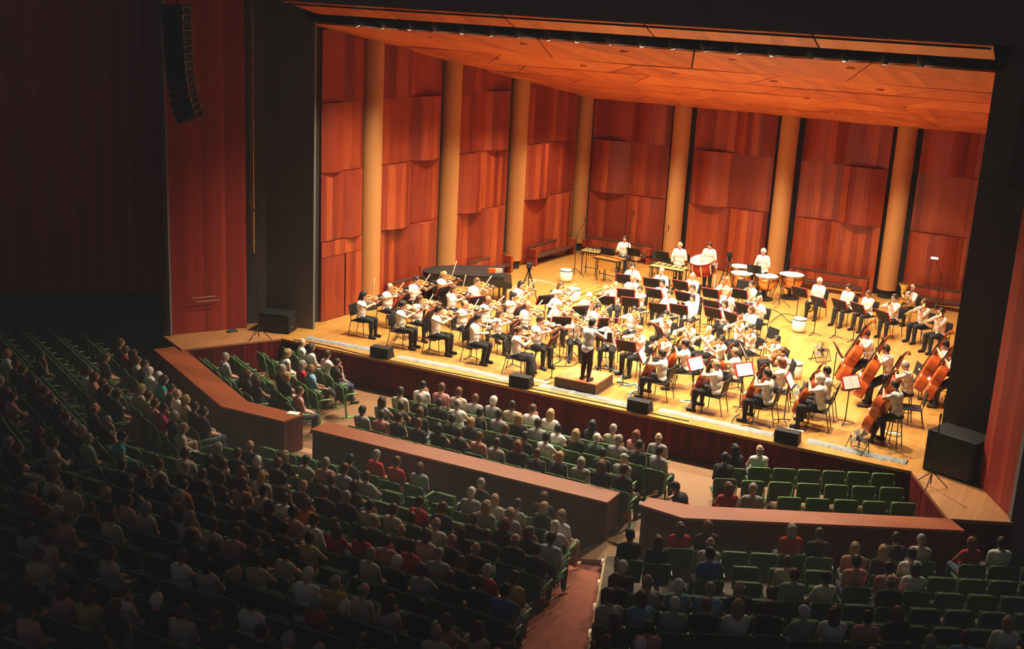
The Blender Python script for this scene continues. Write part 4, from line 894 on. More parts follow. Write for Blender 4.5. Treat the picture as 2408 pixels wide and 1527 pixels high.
# white barrel-shaped drums
for (x,y), lb in (((1330,662),'white barrel near the tall mic stand at the back'),((1348,708),'white barrel behind the middle violinists'),((1878,780),'white barrel on open floor before the brass'),((1866,888),'white barrel beside the curly-haired violist')):
    p = un(x,y,0); b = mk('white_barrel', MB().lathe([(.19,.02),(.215,.10),(.225,.22),(.215,.34),(.20,.40)], 24).mesh('body', M['white'], True), mat=at(p.x,p.y)); tag(b, lb, 'barrel', 'white barrels on stage')
    mk('lid', MB().lathe([(.01,.435),(.205,.43),(.205,.40),(.01,.40)], 24).mesh('lid', M['white']), b); mk('rim', MB().lathe([(.205,.385),(.215,.385),(.215,.41),(.205,.41)], 24, ring=True).mesh('rim', M['seatgreen']), b); mk('base', MB().lathe([(.18,0),(.19,.0),(.19,.03),(.18,.03)], 24).mesh('base', M['bmetal']), b)
# floor fans
def fan(x, y, rz, label):
    p = un(x,y,0); f = mk('floor_fan', None, mat=at(p.x,p.y,0,rz)); tag(f, label, 'fan', 'round floor fans')
    c = Matrix.Translation((0,0,.31)) @ Matrix.Rotation(math.radians(70),4,'X'); ring = lambda r, z: [(c @ Vector((r*math.cos(2*PI*i/28), r*math.sin(2*PI*i/28), z))) for i in range(29)]
    cage = MB(); [cage.tube(ring(r,z), .0035, 5) for r,z in ((.25,.05),(.25,-.05),(.19,.065),(.13,.075),(.07,.08),(.19,-.065),(.13,-.075))]
    for k in range(20): a = 2*PI*k/20; cage.tube([c @ Vector((.25*math.cos(a),.25*math.sin(a),.05)), c @ Vector((.05*math.cos(a),.05*math.sin(a),.082))], .0025, 4)
    mk('cage', cage.mesh('cage', M['chrome']), f); mk('hub', MB().lathe([(.02,-.09),(.06,-.085),(.06,.07),(.03,.09)], 16).xf(c).mesh('hub', M['bplastic']), f)
    for k in range(5): mk('blade', MB().add([(.05,-.03,-.01),(.22,-.09,-.03),(.23,.04,.02),(.05,.03,.01),(.05,-.03,-.005),(.22,-.09,-.025),(.23,.04,.025),(.05,.03,.015)],[(0,3,2,1),(4,5,6,7),(0,1,5,4),(1,2,6,5),(2,3,7,6),(3,0,4,7)]).xf(c @ Matrix.Rotation(2*PI*k/5,4,'Z')).mesh('blade', M['glass']), f)
    mk('foot', MB().tube([(-.27,0,.31),(-.27,.05,.02),(-.24,.22,.012),(.24,.22,.012),(.27,.05,.02),(.27,0,.31)], .011, 6).tube([(-.27,0,.31),(-.26,-.16,.012),(.26,-.16,.012),(.27,0,.31)], .011, 6).mesh('foot', M['bmetal']), f)
fan(1928,848,.9,'round floor fan on the open floor before the brass'); fan(1882,945,.3,'round floor fan behind the stage-edge cellists'); fan(2018,1062,-.55,'round floor fan at the right front stage edge'); fan(2098,690,.2,'round floor fan at the foot of a back column')
# microphone and lamp stands
def stand(x, y, h, label, boom=None, nm='microphone_stand', lamp=False, tri=True):
    p = un(x,y,0); s = mk(nm, None, mat=at(p.x,p.y)); tag(s, label, nm.replace('microphone_','mic ').replace('_',' '), 'tall stands on stage')
    mk('pole', MB().tube([(0,0,.06),(0,0,h)], .014, 8).mesh('pole', M['bmetal']), s)
    for k in range(3):
        a = .4+2*PI*k/3; mk('leg', MB().tube([(0,0,.35),(.36*math.cos(a),.36*math.sin(a),.012)], .012, 6).mesh('leg', M['bmetal']), s)
    e = Vector((0,0,h))
    if boom: e2 = e+Vector(boom); mk('boom', MB().tube([e-Vector(boom)*.25, e2], .010, 6).mesh('boom', M['bmetal']), s); e = e2
    if lamp: mk('lamp_head', MB().box((-.11,-.05,-.025),(.11,.05,.025)).xf(Matrix.Translation(e)).mesh('lamp_head', M['lens']), s)
    else: mk('microphone', MB().tube([e, e+Vector((.0,-.02,.16)).normalized()*.17], [.018,.024], 8).mesh('microphone', M['bmetal']), s)
stand(1350,652,1.55,'tall microphone stand with boom by the left corner column',(.28,-.0,.5)); stand(1472,650,1.9,'tall microphone stand before the seated percussionist',(.1,0,.35)); stand(1540,660,1.5,'tall microphone boom stand at the back column',(.35,.0,.4))
stand(1832,722,1.1,'microphone stand in front of the timpani',(.15,.1,.62)); stand(608,797,1.45,'microphone stand on the left apron'); stand(2187,1145,1.5,'microphone stand on the right apron',None); stand(1344,855,1.0,'microphone stand left of the podium',(.2,.3,.3)); stand(1000,735,1.0,'microphone stand among the left violins',(-.3,.1,.25)); stand(1225,745,1.1,'microphone stand in the middle of violins',(.3,-.1,.2))
stand(2200,735,1.30,'tall lamp stand with lit head at back right',(-.28,-.05,.55),'lamp_stand',True)
# camera tripods
def tripod(x, y, h, label):
    p = un(x,y,0); t = mk('camera_tripod', None, mat=at(p.x,p.y,0,.4)); tag(t, label, 'tripod', 'camera tripods')
    for k in range(3):
        a = PI/2+2*PI*k/3; mk('leg', MB().tube([(.03*math.cos(a),.03*math.sin(a),h),(.42*math.cos(a),.42*math.sin(a),0)], [.022,.014], 8).mesh('leg', M['bmetal']), t)
    mk('spreader', MB().tube([(0,.2,h*.5),(.17,-.1,h*.5),(-.17,-.1,h*.5),(0,.2,h*.5)], .009, 6).mesh('spreader', M['bmetal']), t)
    mk('head', MB().box((-.05,-.05,h),(.05,.05,h+.12)).mesh('head', M['bplastic']), t); cm = mk('camera_body', MB().box((-.08,-.16,h+.12),(.08,.12,h+.27)).mesh('camera_body', M['bplastic']), t); mk('lens', MB().tube([(0,-.16,h+.2),(0,-.28,h+.2)], .045, 12).mesh('lens', M['bplastic']), cm); mk('pan_handle', MB().tube([(.05,.05,h+.08),(.12,.40,h-.02)], .011, 6).mesh('pan_handle', M['bmetal']), t)
tripod(1240,712,1.05,'black camera tripod behind the violins by the left wall'); tripod(1708,680,1.05,'black camera tripod left of the timpani')
# monitor wedges and cable runs at the stage edge
wedge = MB().add([(-.28,-.19,0),(.28,-.19,0),(.28,.19,0),(-.28,.19,0),(-.28,-.19,.29),(.28,-.19,.29),(.28,.08,.29),(-.28,.08,.29)],[(0,3,2,1),(4,5,6,7),(0,1,5,4),(1,2,6,5),(2,3,7,6),(3,0,4,7)]).mesh('cabinet', M['bplastic'])
grille = MB().add([(-.25,.205,.03),(.25,.205,.03),(.25,.105,.27),(-.25,.105,.27)],[(0,1,2,3)]).mesh('grille', M['bmetal'])
MX = []
for (x,y), lb in (((885,845),'leftmost black stage monitor on the stage edge'),((1215,914),'black stage monitor on stage edge left of podium'),((1497,972),'black stage monitor on stage edge right of podium'),((1845,1046),'rightmost black stage monitor on the stage edge')):
    p = un(x,y,0); MX.append(p.x); w = mk('stage_monitor', wedge, mat=at(p.x,.24,0,RNG.uniform(-.06,.06))); tag(w, lb, 'speaker', 'stage monitor wedges'); mk('grille', grille, w); mk('handle', MB().box((.282,-.06,.12),(.29,.06,.16)).mesh('handle', M['bmetal']), w)
edges = [-8.3]+MX+[8.3]; names = ['leftmost','second','middle','fourth','rightmost']
for i in range(5):
    x0, x1 = edges[i]+.4*(i > 0), edges[i+1]-.4*(i < 4); n = 40; mb = MB(); rr = np.random.default_rng(i)
    for j in range(n+1):
        x = x0+(x1-x0)*j/n; y = .52+.05*math.sin(x*1.7+i)+.015*rr.uniform(-1,1); w = .15+.02*rr.uniform(-1,1)
        mb.v += [(x,y-w,.004),(x,y-w*.6,.035+.008*rr.uniform(-1,1)),(x,y,.045+.012*rr.uniform(-1,1)),(x,y+w*.6,.035+.008*rr.uniform(-1,1)),(x,y+w,.004)]
    mb.f += [(j*5+k,(j+1)*5+k,(j+1)*5+k+1,j*5+k+1) for j in range(n) for k in range(4)]+[((j+1)*5,j*5,j*5+4,(j+1)*5+4) for j in range(n)]
    o = mk('cable_cover', mb.mesh('cable_cover', M['tape'])); tag(o, 'grey taped cable run along the stage edge, %s stretch' % names[i], 'cable cover', 'taped cable runs at the stage edge')
def cable(pts, r, mat, label, z=.012):
    P = [Vector((x,y,z)) for x,y in pts]; out = []
    for i in range(len(P)-1):
        a, b, c, d = P[max(i-1,0)], P[i], P[i+1], P[min(i+2,len(P)-1)]
        for k in range(8):
            t = k/8; out.append(.5*((2*b)+(c-a)*t+(2*a-5*b+4*c-d)*t*t+(3*b-a-3*c+d)*t**3))
    out.append(P[-1]); o = mk('cable', MB().tube(out, r, 6).mesh('cable', mat, True)); tag(o, label, 'cable', 'loose cables on the stage')
def pxs(*l): return [tuple(un(x,y,0).xy) for x,y in l]
cable(pxs((690,800),(760,812),(860,836),(1000,866),(1200,905),(1420,950),(1620,992)), .014, M['cable'], 'long black cable lying along the whole stage edge')
cable(pxs((1478,938),(1485,925),(1500,918),(1495,905),(1470,908),(1455,898),(1465,880),(1440,872),(1425,858)), .03, M['bluecable'], 'blue-grey taped cable winding from podium to stage edge')
cable(pxs((1400,862),(1430,870),(1450,862),(1440,880),(1410,874),(1395,868),(1425,862),(1455,875)), .012, M['cable'], 'tangle of black cable at the podium corner')
cable(pxs((1740,975),(1725,985),(1725,1000),(1770,1005),(1790,1012)), .012, M['cable'], 'black looped cable before the stage-edge cellists')
cable(pxs((1260,835),(1280,820),(1320,845),(1300,860),(1345,862),(1360,850)), .012, M['cable'], 'black cable left of the podium'); cable(pxs((1395,690),(1430,680),(1420,700),(1380,690),(1360,700)), .012, M['cable'], 'black cable loop behind the wind stands'); cable(pxs((1810,760),(1840,740),(1870,745),(1860,760),(1830,735),(1800,725)), .012, M['cable'], 'black cables on the floor below the timpani'); cable(pxs((1300,900),(1270,908),(1230,905)), .010, M['cable'], 'thin black cable beside left-of-podium monitor')
cable(pxs((1190,690),(1240,660),(1300,668),(1330,690)), .010, M['paper'], 'pale thin cable on the floor behind the violins')
for (x,y), lb in (((1272,896),'white sheet of paper on floor left of podium'),((1618,945),'white tape strip on floor before front cellist'),((1870,1012),'pale tape strip at stage edge under the white-haired cellist'),((2100,1018),'pale tape strip at right stage edge')):
    p = un(x,y,0); o = mk('floor_paper', MB().box((-.2,-.05,0),(.2,.05,.004)).mesh('floor_paper', M['paper']), mat=at(p.x,p.y,0,.1)); tag(o, lb, 'paper', 'papers and tape on the stage floor')
# subwoofers on the aprons
def subw(loc, rz, s, label):
    w = mk('subwoofer', bmesh_mesh(rbox((-.5*s[0],-.5*s[1],0),(.5*s[0],.5*s[1],s[2]), .015), 'cabinet', M['bplastic']), mat=at(*loc,0,rz)); tag(w, label, 'speaker', 'large speaker boxes')
    mk('grille', MB().box((-.44*s[0],-.5*s[1]-.012,.06),(.44*s[0],-.5*s[1]+.002,s[2]-.06)).mesh('grille', M['bmetal']), w)
    for z in (.35,.65): mk('handle', MB().box((.5*s[0]-.002,-.12,z*s[2]-.05),(.5*s[0]+.015,.12,z*s[2]+.05)).mesh('handle', M['chrome']), w)
subw((-9.45,.62), .25, (.95,.62,.55), 'black subwoofer box on the left apron behind mic stand'); subw((9.35,.45), -.35, (1.15,.8,.95), 'black speaker box on the right apron by the curtain edge')
# line arrays
def array(P, rz, n, label):
    r = mk('line_array', None, mat=at(P[0],P[1],P[2]*.22,rz,.78)); tag(r, label, 'speaker', 'hanging line arrays'); y, z, a = 0.0, P[2], 0.0
    for i in range(n):
        m = Matrix.Translation((0,y,z)) @ Matrix.Rotation(a,4,'X')
        c = mk('cabinet', MB().add([(-.5,-.30,-.12),(.5,-.30,-.12),(.38,.30,-.10),(-.38,.30,-.10),(-.5,-.30,.12),(.5,-.30,.12),(.38,.30,.10),(-.38,.30,.10)],[(0,3,2,1),(4,5,6,7),(0,1,5,4),(1,2,6,5),(2,3,7,6),(3,0,4,7)]).xf(m).mesh('cabinet', M['bplastic']), r)
        mk('grille', MB().box((-.47,-.315,-.10),(.47,-.30,.10)).xf(m).mesh('grille', M['hall']), c)
        mk('rigging_frame', MB().box((-.36,.302,-.09),(-.28,.325,.06)).box((.28,.302,-.09),(.36,.325,.06)).box((-.30,.302,.05),(.30,.315,.075)).xf(m).mesh('rigging_frame', M['tape']), c)
        y += .245*math.sin(a)*1.0; z -= .245*math.cos(a); a += math.radians(.4+.42*max(0,i-4))
    mk('rigging', MB().tube([(0,0,P[2]+.1),(0,0,P[2]+3)], .03, 6).mesh('rigging', M['bmetal']), r)
def atY(x, y, Y): d = ray(x, y); return CAM+d*((Y-CAM.y)/d.y)
array(atY(418,20,-2.5), math.radians(-72), 15, 'curved black line array hanging before the left wood wall'); array(atY(2452,240,-2.3), math.radians(60), 9, 'curved black line array hanging at the right wall')
# brass rigging pipes in the left slot
for i,(dx,z0,z1) in enumerate(((0,2.4,12),(.09,2.2,12))):
    o = mk('rigging_pipe', MB().tube([(0,0,z0),(0,0,z1)], .018, 8).mesh('rigging_pipe', M['brass']), mat=at(-10.22+dx,.42)); tag(o, ('shorter' if i == 0 else 'longer')+' thin brass pipe in the dark slot beside left wall', 'pipe', 'rigging pipes')
    mk('clamp', MB().box((-.05,-.03,z0+1.2),(.05,.03,z0+1.3)).mesh('clamp', M['chrome']), o)
# grab rails on the left proscenium wall, coiled cable, things on barriers
for i in range(2):
    o = mk('grab_rail', MB().tube([(-.35,0,0),(-.35,-.10,0),(.35,-.10,0),(.35,0,0)], .012, 6).mesh('grab_rail', M['chrome']), mat=Matrix.Translation((-10.98+.05*i,-.78+.09*i,1.05-.12*i)) @ Matrix.Rotation(math.atan2(2.02,1.22),4,'Z')); tag(o, ('upper' if i == 0 else 'lower')+' metal grab rail on the left wood wall', 'rail', 'grab rails')
p = un(545,780,0); o = mk('cable_coil', MB().tube([(.16*math.cos(a)*(1-.02*k),.16*math.sin(a),.012+.012*(k//16)) for k,a in ((k,2*PI*k/16) for k in range(64))], .012, 6).mesh('cable_coil', M['cable']), mat=at(p.x,p.y)); tag(o, 'coil of black cable on the left apron floor', 'cable')
for (x,y), mt, sz, lb in (((1528,1190),'tape',(.22,.09,.04),'grey case on the left end of the right barrier'),((2150,1238),'paper',(.16,.08,.006),'white leaflet on the right barrier, left one'),((2205,1244),'paper',(.14,.10,.006),'white leaflet near the right barrier tip'),((690,972),'paper',(.14,.10,.01),'pale leaflet on the end of the left barrier')):
    p = un(x,y,-.04); o = mk('leaflet' if mt == 'paper' else 'small_case', MB().box((-sz[0],-sz[1],0),(sz[0],sz[1],sz[2])).mesh('leaflet', M[mt]), mat=at(p.x,p.y,-.043,.25)); tag(o, lb, 'leaflet' if mt == 'paper' else 'case')
p = un(1467,1222,PITZ); o = mk('red_bag', MB().lathe([(.10,0),(.13,.10),(.11,.24),(.05,.30)], 14).mesh('red_bag', M['redbag'], True), mat=at(p.x,p.y,PITZ)); tag(o, 'red bag on the floor at the end of the long barrier', 'bag'); mk('strap', MB().tube([(-.06,0,.27),(-.05,0,.4),(.05,0,.4),(.06,0,.27)], .01, 6).mesh('strap', M['redbag']), o)
p = un(2178,1212,PITZ); o = mk('waste_bin', MB().lathe([(.12,0),(.16,.36),(.15,.36),(.11,.02)], 18).mesh('waste_bin', M['potclay']), mat=at(9.2,-2.25,PITZ)); tag(o, 'terracotta coloured bin beside the last green seat', 'bin')
# ------------------------------------------------------------------ green flip seats and the audience
A_ = {}
A_['a1'] = person_template(lean=.0, slouch=.05, lw=(-.06,.27,.64), rw=(.07,.29,.63), hp=-.02, cell=.0115)
A_['a2'] = person_template(lean=-.02, slouch=.08, lw=(.02,.24,.74), rw=(.0,.27,.78), lpole=(-1,0,-.4), rpole=(1,0,-.4), hp=.02, hy=.22, sleeve=1, fat=1.1, cell=.0115)
A_['a3'] = person_template(lean=.02, slouch=.05, lw=(-.14,.30,.64), rw=(.08,.16,1.02), rh=((-.1,.0,1),(-.3,-.8,0)), hp=-.12, hy=-.25, feet=.05, cell=.0115)
A_['a4'] = person_template(lean=-.05, slouch=.10, lw=(-.20,.28,.66), rw=(.12,.30,.66), hp=.05, hy=.1, cross=True, fat=1.15, cell=.0115)
A_['a5'] = person_template(lean=.10, lw=(-.07,.34,.62), rw=(.07,.34,.62), hp=-.18, hy=-.08, sleeve=1, fat=1.08, cell=.0115)
HP = """C=436 1067 d t;474 1078 b k;492 1067 d k;515 1056 g k;591 1046 o k;561 1066 b k;598 1075 w k;672 1068 yL k;722 1075 d g;765 1086 g p;643 1082 r k;888 1070 g r;924 1091 b r;983 1093 b g;862 1109 b g;811 1102 b g;786 1123 b k;833 1075 k k;836 1141 d k;761 1159 g k;802 1163 b t;869 1177 b t;709 1146 b k;663 1134 o k;613 1116 d k;582 1146 d w;682 1172 b o;632 1191 d p;589 1184 d k;688 1213 b w;668 1243 d y;736 1231 bL r;768 1228 d r;833 1247 b p;879 1227 g n;905 1206 b n;958 1215 o t;939 1247 o k;989 1181 d r;1098 1164 w g;1127 1138 g k;1137 1168 y t;1032 1188 r k;1066 1243 bL k;1116 1245 b k;1041 1265 o k;994 1258 b t;978 1277 c g;933 1277 b r;1089 1284 o k;1071 1320 b k;1127 1333 w r;987 1340 b g;933 1320 w k;869 1306 g t;607 1313 d t;657 1302 k t;609 1231 k k;564 1216 d k;717 1360 w w;758 1367 o y;829 1381 o t;749 1408 g r;790 1417 w k;883 1406 bL t;940 1413 k k;994 1442 bL p;1064 1450 bL t;1041 1482 o t;1073 1513 rL k;593 1420 k w;661 1489 g k;729 1506 g k;632 1471 d k;552 1266 b k;1109 1356 b k;1123 1461 b k;1053 1352 r k;1120 1213 b k;1151 1187 yL g;1221 1170 y k;1277 1174 b k;1205 1203 y g;1254 1206 y w;1182 1178 b g;1190 1234 r k;1177 1346 b y;1240 1243 r k;1224 1265 o k;1310 1231 w s;1218 1283 b k;1162 1380 k b;1246 1259 d s;1159 1522 y g;129 1121 b t;161 1141 d t;76 1152 g r;123 1168 d t;116 1201 b k;215 1191 b k;252 1159 y k;288 1168 d p;258 1212 b t;335 1190 g t;376 1203 b k;159 1223 b p;290 1092 b k;304 1137 b k;357 1095 b t;366 1130 d k;433 1095 c k;454 1109 b k;413 1138 d o;462 1150 d k;421 1171 g k;497 1127 d k;527 1098 y t;538 1133 b p;579 1144 d t;497 1162 d k;544 1171 r k;331 1112 r k;483 1086 r k;433 1220 g t;480 1232 d t;452 1264 d k;506 1282 d k;550 1256 b p;69 1244 d e;102 1258 b t;108 1297 b t;262 1305 b t;430 1308 b w;492 1326 d t;514 1317 y k;116 1357 b p;176 1373 b y;228 1393 bL k;45 1379 b k;348 1425 w k;401 1446 b t;471 1446 b k;70 1434 d p;274 1390 b w;234 1496 d k;568 1212 b k;4 1376 b k
L=19 830 o w;91 836 k k;56 868 d k;35 855 b k;79 893 d k;8 897 g .;18 916 b .;94 908 b k;109 922 b .;119 933 b .;32 931 d p;140 962 d k;155 975 b .;174 998 g .;194 1010 g .;207 1027 g e;139 1042 b t;92 1010 b k;31 1034 g k;61 1048 b k;244 843 b k;201 872 d w;216 887 b p;238 897 b k;248 914 d k;279 931 d k;220 964 o k;252 990 g k;286 1027 d a;331 914 yL t;346 925 b t;356 939 b p;383 960 d m;410 981 g k;423 1006 y t;286 809 b k;294 818 b r;310 826 d k;318 843 b t;334 853 d k;346 870 w w;360 870 w w;375 891 d a;394 906 d k;406 922 o w;427 935 y t;446 946 d k;464 954 d k
R=1481 1259 k k;1509 1273 bL k;1465 1339 w k;1523 1374 o g;1433 1399 b t;1516 1421 w e;1444 1449 b k;1506 1477 d p;1495 1522 w p;1426 1521 b k;1458 1393 b u;1600 1235 bL r;1662 1244 r k;1672 1276 o t;1669 1305 k b;1860 1247 g r;1587 1378 w u;1592 1391 g u;1657 1378 o k;1734 1388 b k;1855 1324 b t;1866 1349 r e;1801 1418 b k;1731 1423 yL w;1881 1442 w e;1447 1362 r k;1656 1420 r k;1922 1259 b k;2010 1290 y p;2050 1297 yL k;2108 1266 d k;2157 1262 g t;2284 1273 r r;2353 1276 d w;2010 1317 k p;2115 1304 k w;2153 1331 k w;2095 1369 o k;1941 1355 k w;2055 1345 d p;1936 1438 bL w;2005 1449 k p;2081 1433 r k;2369 1459 y w;2264 1490 b u;2405 1473 r k;2043 1521 y k;2200 1524 g k
PM=852 975 d g;896 982 d p;899 954 dL g;943 933 d t;941 959 d k;988 944 g k;994 918 k w;1027 919 b p;1034 954 d k;1069 931 b t;1070 963 g w;1107 945 b g;1128 977 k k;1149 954 w g;1145 980 d g;1187 961 k t;1187 987 yL k;1236 963 b w;1231 996 d g;1274 977 yL w;1271 1003 k w;936 996 d k;980 1010 b k;981 982 bL k;1016 1013 k k;1065 991 d k;1058 1020 d k;1103 1001 y k;1114 1027 b p;1144 1047 d g;1185 1024 b k;1194 1055 rL k;1232 1069 b k;1274 1038 k w;1287 1073 y k;1316 1024 yL k;1323 1081 g g;1362 1031 w n;1393 1006 kL k;1407 1034 g g;1444 1013 g t;1459 1048 k k;1492 1034 rL p;1494 1062 d g;1532 1034 o g;1417 1073 k k;1452 1083 c g;1369 1101 bL k;1416 1108 d k;1232 1034 k k
PL=528 856 g s;581 897 bL k;606 904 dL k;674 847 yL w;708 818 o w;728 832 dL w;773 852 d w;800 865 d k;710 870 gL r;732 883 o u;674 886 g k;673 901 y k;687 937 b p
PR=1730 1085 kL k;1785 1075 o w;1702 1097 k k;1710 1170 bL r;1768 1172 g g"""
HEADS = {}
for ln in HP.strip().split('\n'):
    k, v = ln.split('='); HEADS[k] = [(float(a),float(b),c,d) for a,b,c,d in (q.split() for q in v.split(';'))]
# seat
def seat_parts():
    n = 14; W2, T0, T1 = .245, .36, .84
    prof = []      # rounded top outline in x,z
    for i in range(9): a = PI*(i/16); prof.append((W2-.09+.09*math.cos(a), T1-.09+.09*math.sin(a)))
    out = [(W2*.86,T0)]+prof+[(-x,z) for x,z in reversed(prof)]+[(-W2*.86,T0)]
    rec = lambda z: -.20-.16*(z-.4)
    def shell(off, th, sc):
        mb = MB(); m = len(out)
        for t in (0, th): mb.v += [(x*sc, rec(z)+off+t-.05*(x/W2)**2*-1, (z-.6)*sc+.6) for x,z in out]
        mb.f += [tuple(range(m)), tuple(range(m,2*m))[::-1]]+[((i+1)%m,i,m+i,m+(i+1)%m) for i in range(m)]; return mb
    back = shell(-.03,.03,1.0).mesh('backrest', M['seatgreen'])
    rim = MB().tube([(x, rec(z)-.015+.05*(x/W2)**2, z) for x,z in out], .016, 6).mesh('rim', M['rimgreen'], True)
    pad = shell(.005,.035,.88).mesh('pad', M['padgreen'])
    up = rbox((-.22,-.16,.44),(.22,-.08,.80), .02); bmesh.ops.transform(up, matrix=Matrix.Translation((0,.03,-.02)), verts=up.verts); up = bmesh_mesh(up, 'seat_pan', M['padgreen'])
    dn = bmesh_mesh(rbox((-.22,-.18,.39),(.22,.26,.45), .02), 'seat_pan', M['padgreen'])
    arm = MB().tube([(.27,-.22,.60),(.27,-.05,.625),(.27,.16,.62),(.27,.20,.60)], [.016,.022,.022,.014], 6).tube([(.27,-.18,.60),(.27,-.16,.40)], .014, 6).mesh('armrest', M['rimgreen'], True)
    ped = MB().tube([(.27,-.16,.42),(.27,-.12,.02)], [.026,.032], 6).box((.22,-.22,0),(.32,.06,.022)).mesh('pedestal', M['rimgreen'])
    return back, rim, pad, up, dn, arm, ped
sb, srim, spad, sup, sdn, sarm, sped = seat_parts()
def seat_proto(pan):
    p = proto('auditorium_seat', sb)
    for nm, me in (('rim',srim),('pad',spad),('seat_pan',pan),('armrest',sarm),('pedestal',sped)): pchild(p, nm, me)
    return p
SEAT_E, SEAT_O = seat_proto(sup), seat_proto(sdn)
def joined(meshes, name):
    bm = bmesh.new(); mats = []
    for me in meshes:
        i0 = len(bm.faces); bm.from_mesh(me); bm.faces.ensure_lookup_table()
        if me.materials[0] not in mats: mats.append(me.materials[0])
        for f in bm.faces[i0:]: f.material_index = mats.index(me.materials[0])
    out = bpy.data.meshes.new(name); bm.to_mesh(out); bm.free(); [out.materials.append(m) for m in mats]; return out
SEAT_S = joined([sb,srim,sdn,sarm], 'auditorium_seat')
POSES = ['a1','a1','a2','a1','a3','a1','a5','a2','a1','a4']
STYLE = {'L':'long'}
ROWS_D = dict()
def rows_fit(vals, sp, first):
    ph = np.angle(np.exp(2j*np.pi*np.array(vals)/sp).mean())/(2*np.pi)*sp
    return ph
seat_jobs = []      # (priority, matrix, occupied, label)
def do_block(key, n, c, zfun, unfun, sp, where, xlim, names=('left','right'), fill=True, first_empty=()):
    """place people by the pixel of their heads, snapped to straight rows; fill the rows with seats"""
    t1 = Vector((n[1], -n[0], 0)); nn = Vector((n[0], n[1], 0)); pts = []
    for x, y, h, s in HEADS[key]:
        p = unfun(x, y); pts.append((c-nn.dot(p), p.dot(t1), h, s))
    ph = rows_fit([d for d,_,_,_ in pts], sp, 0)
    rows = {}
    for d, u, h, s in pts:
        k = round((d-ph)/sp); rows.setdefault(k, []).append([u, h, s, d])
    k0 = min(rows); kmax = max(rows)
    for k in range(k0, kmax+1):
        R = sorted(rows.get(k, []), key=lambda q: q[0]); d = max(ph+k*sp, .74) if key[0] != 'P' else ph+k*sp
        for i in range(1, len(R)):                # neighbours may not share a seat
            if R[i][0]-R[i-1][0] < .50: R[i][0] = R[i-1][0]+.50
        rown = ORD[k-k0]; us = [q[0] for q in R]
        for i, (u, h, s, d0) in enumerate(R):
            dd = max(d*.6+d0*.4, .72 if key[0] != 'P' else -9); base = nn*(c-dd)+t1*u; pose = POSES[RNG.integers(len(POSES))]; t = A_[pose]
            st = 'long' if h.endswith('L') else {'o':'bald','c':'cap','r':'bob','y':'bob'}.get(h[0], 'short'); hcn = h[0]
            if h[0] in 'dbkg' and not h.endswith('L') and RNG.random() < .22: st = 'bob'
            if h[0] == 'r' and RNG.random() < .5: st = 'short'
            rz = math.atan2(-nn.x, nn.y)+RNG.uniform(-.22,.22); z = zfun(base.x, base.y); sc = RNG.uniform(.93,1.0)
            off = Matrix.Rotation(rz,4,'Z') @ (t['head'].translation*sc)
            pe = make_person(t, st, HCOL[hcn], SCOL[s if s != '.' else 'k'], [(.03,.03,.035),(.07,.07,.09),(.30,.24,.17),(.05,.06,.11)][RNG.integers(4)], at(base.x-off.x, base.y-off.y, z, rz, sc), SKINS[RNG.integers(6 if RNG.random() < .4 else 5)], shoes=(key[0] == 'P'))
            hn = HNAME[hcn] if not h.endswith('L') else 'long '+HNAME[hcn]
            tag(pe, '%s listener in %s top, %s row %s, %s from %s' % (hn, SNAME[s if s != '.' else 'k'], rown, where, ORD[i], names[0]), 'person', 'listeners '+where)
        if not fill: continue
        lo, hi = xlim(k-k0, d); W_ = .545
        cand = [(q[0], True) for q in R]
        gaps = [lo-W_/2]+us+[hi+W_/2]
        for g0, g1 in zip(gaps, gaps[1:]):
            m = int((g1-g0)/W_+.08)-1
            for j in range(1, m+1): cand.append((g0+(g1-g0)*j/(m+1), False))
        cand = sorted(cand)
        for i, (u, occ) in enumerate(cand):
            dd = d+.02
            if occ: q = min(R, key=lambda q: abs(q[0]-u)); dd = max(d*.6+q[3]*.4, .72 if key[0] != 'P' else -9)
            base = nn*(c-dd)+t1*u; z = zfun(base.x, base.y)
            lb = '%s green flip seat, %s row %s, %s from %s' % ('occupied' if occ else 'empty', rown, where, ORD[min(i,len(ORD)-1)], names[0])
            rel = Vector((base.x,base.y,z+.8))-CAM; dep = rel.dot(fwd); sx, sy = W/2+F*rel.dot(camR)/dep, H/2-F*rel.dot(camU)/dep
            if not (-60 < sx < W+60 and sy < H+50): continue
            px = (Vector((base.x,base.y,z+.8))-CAM).dot(fwd)
            seat_jobs.append(((0 if key[0] == 'P' else 1 if not occ else 2, px), at(base.x+nn.x*-.02, base.y+nn.y*-.02, z, math.atan2(-nn.x, nn.y)), occ, lb, key[0] == 'P'))
HH = 1.19
def blk(b, up):
    B = BL[b]; return dict(n=B['n'], c=B['c'], zfun=lambda x, y: rake(b, x, y), unfun=lambda x, y: unP(x, y, B['n'], B['c'], B['z0']+up, K))
do_block('C', **blk('C',HH), sp=.72, where='behind long barrier', xlim=lambda k, d: (-4.6-.95*max(d-.6,0), 2.0+.28*d), names=('left',''))
do_block('L', **blk('L',HH), sp=.75, where='behind left barrier', xlim=lambda k, d: (-11.9-.375*d, -4.7-.25*d), names=('the wall',''))
do_block('R', **blk('R',HH), sp=.79, where='behind right barrier', xlim=lambda k, d: (2.15+.68*d-.0, 10.8), names=('the aisle',''))
PZ = lambda x, y: PITZ
def pit(key, ang, sp, where, xlim, names):
    n = nvec(ang); do_block(key, n, 0.0, PZ, lambda x, y: un(x, y, PITZ+(1.08 if key == 'PM' else 1.0)), sp, where, xlim, names)
pit('PM', 0, .77, 'of middle pit seats', lambda k, d: (-3.5+.0*k, 2.95), ('left',''))
pit('PL', -30, .80, 'of left pit seats', lambda k, d: (-7.2, -3.0), ('stage side',''))
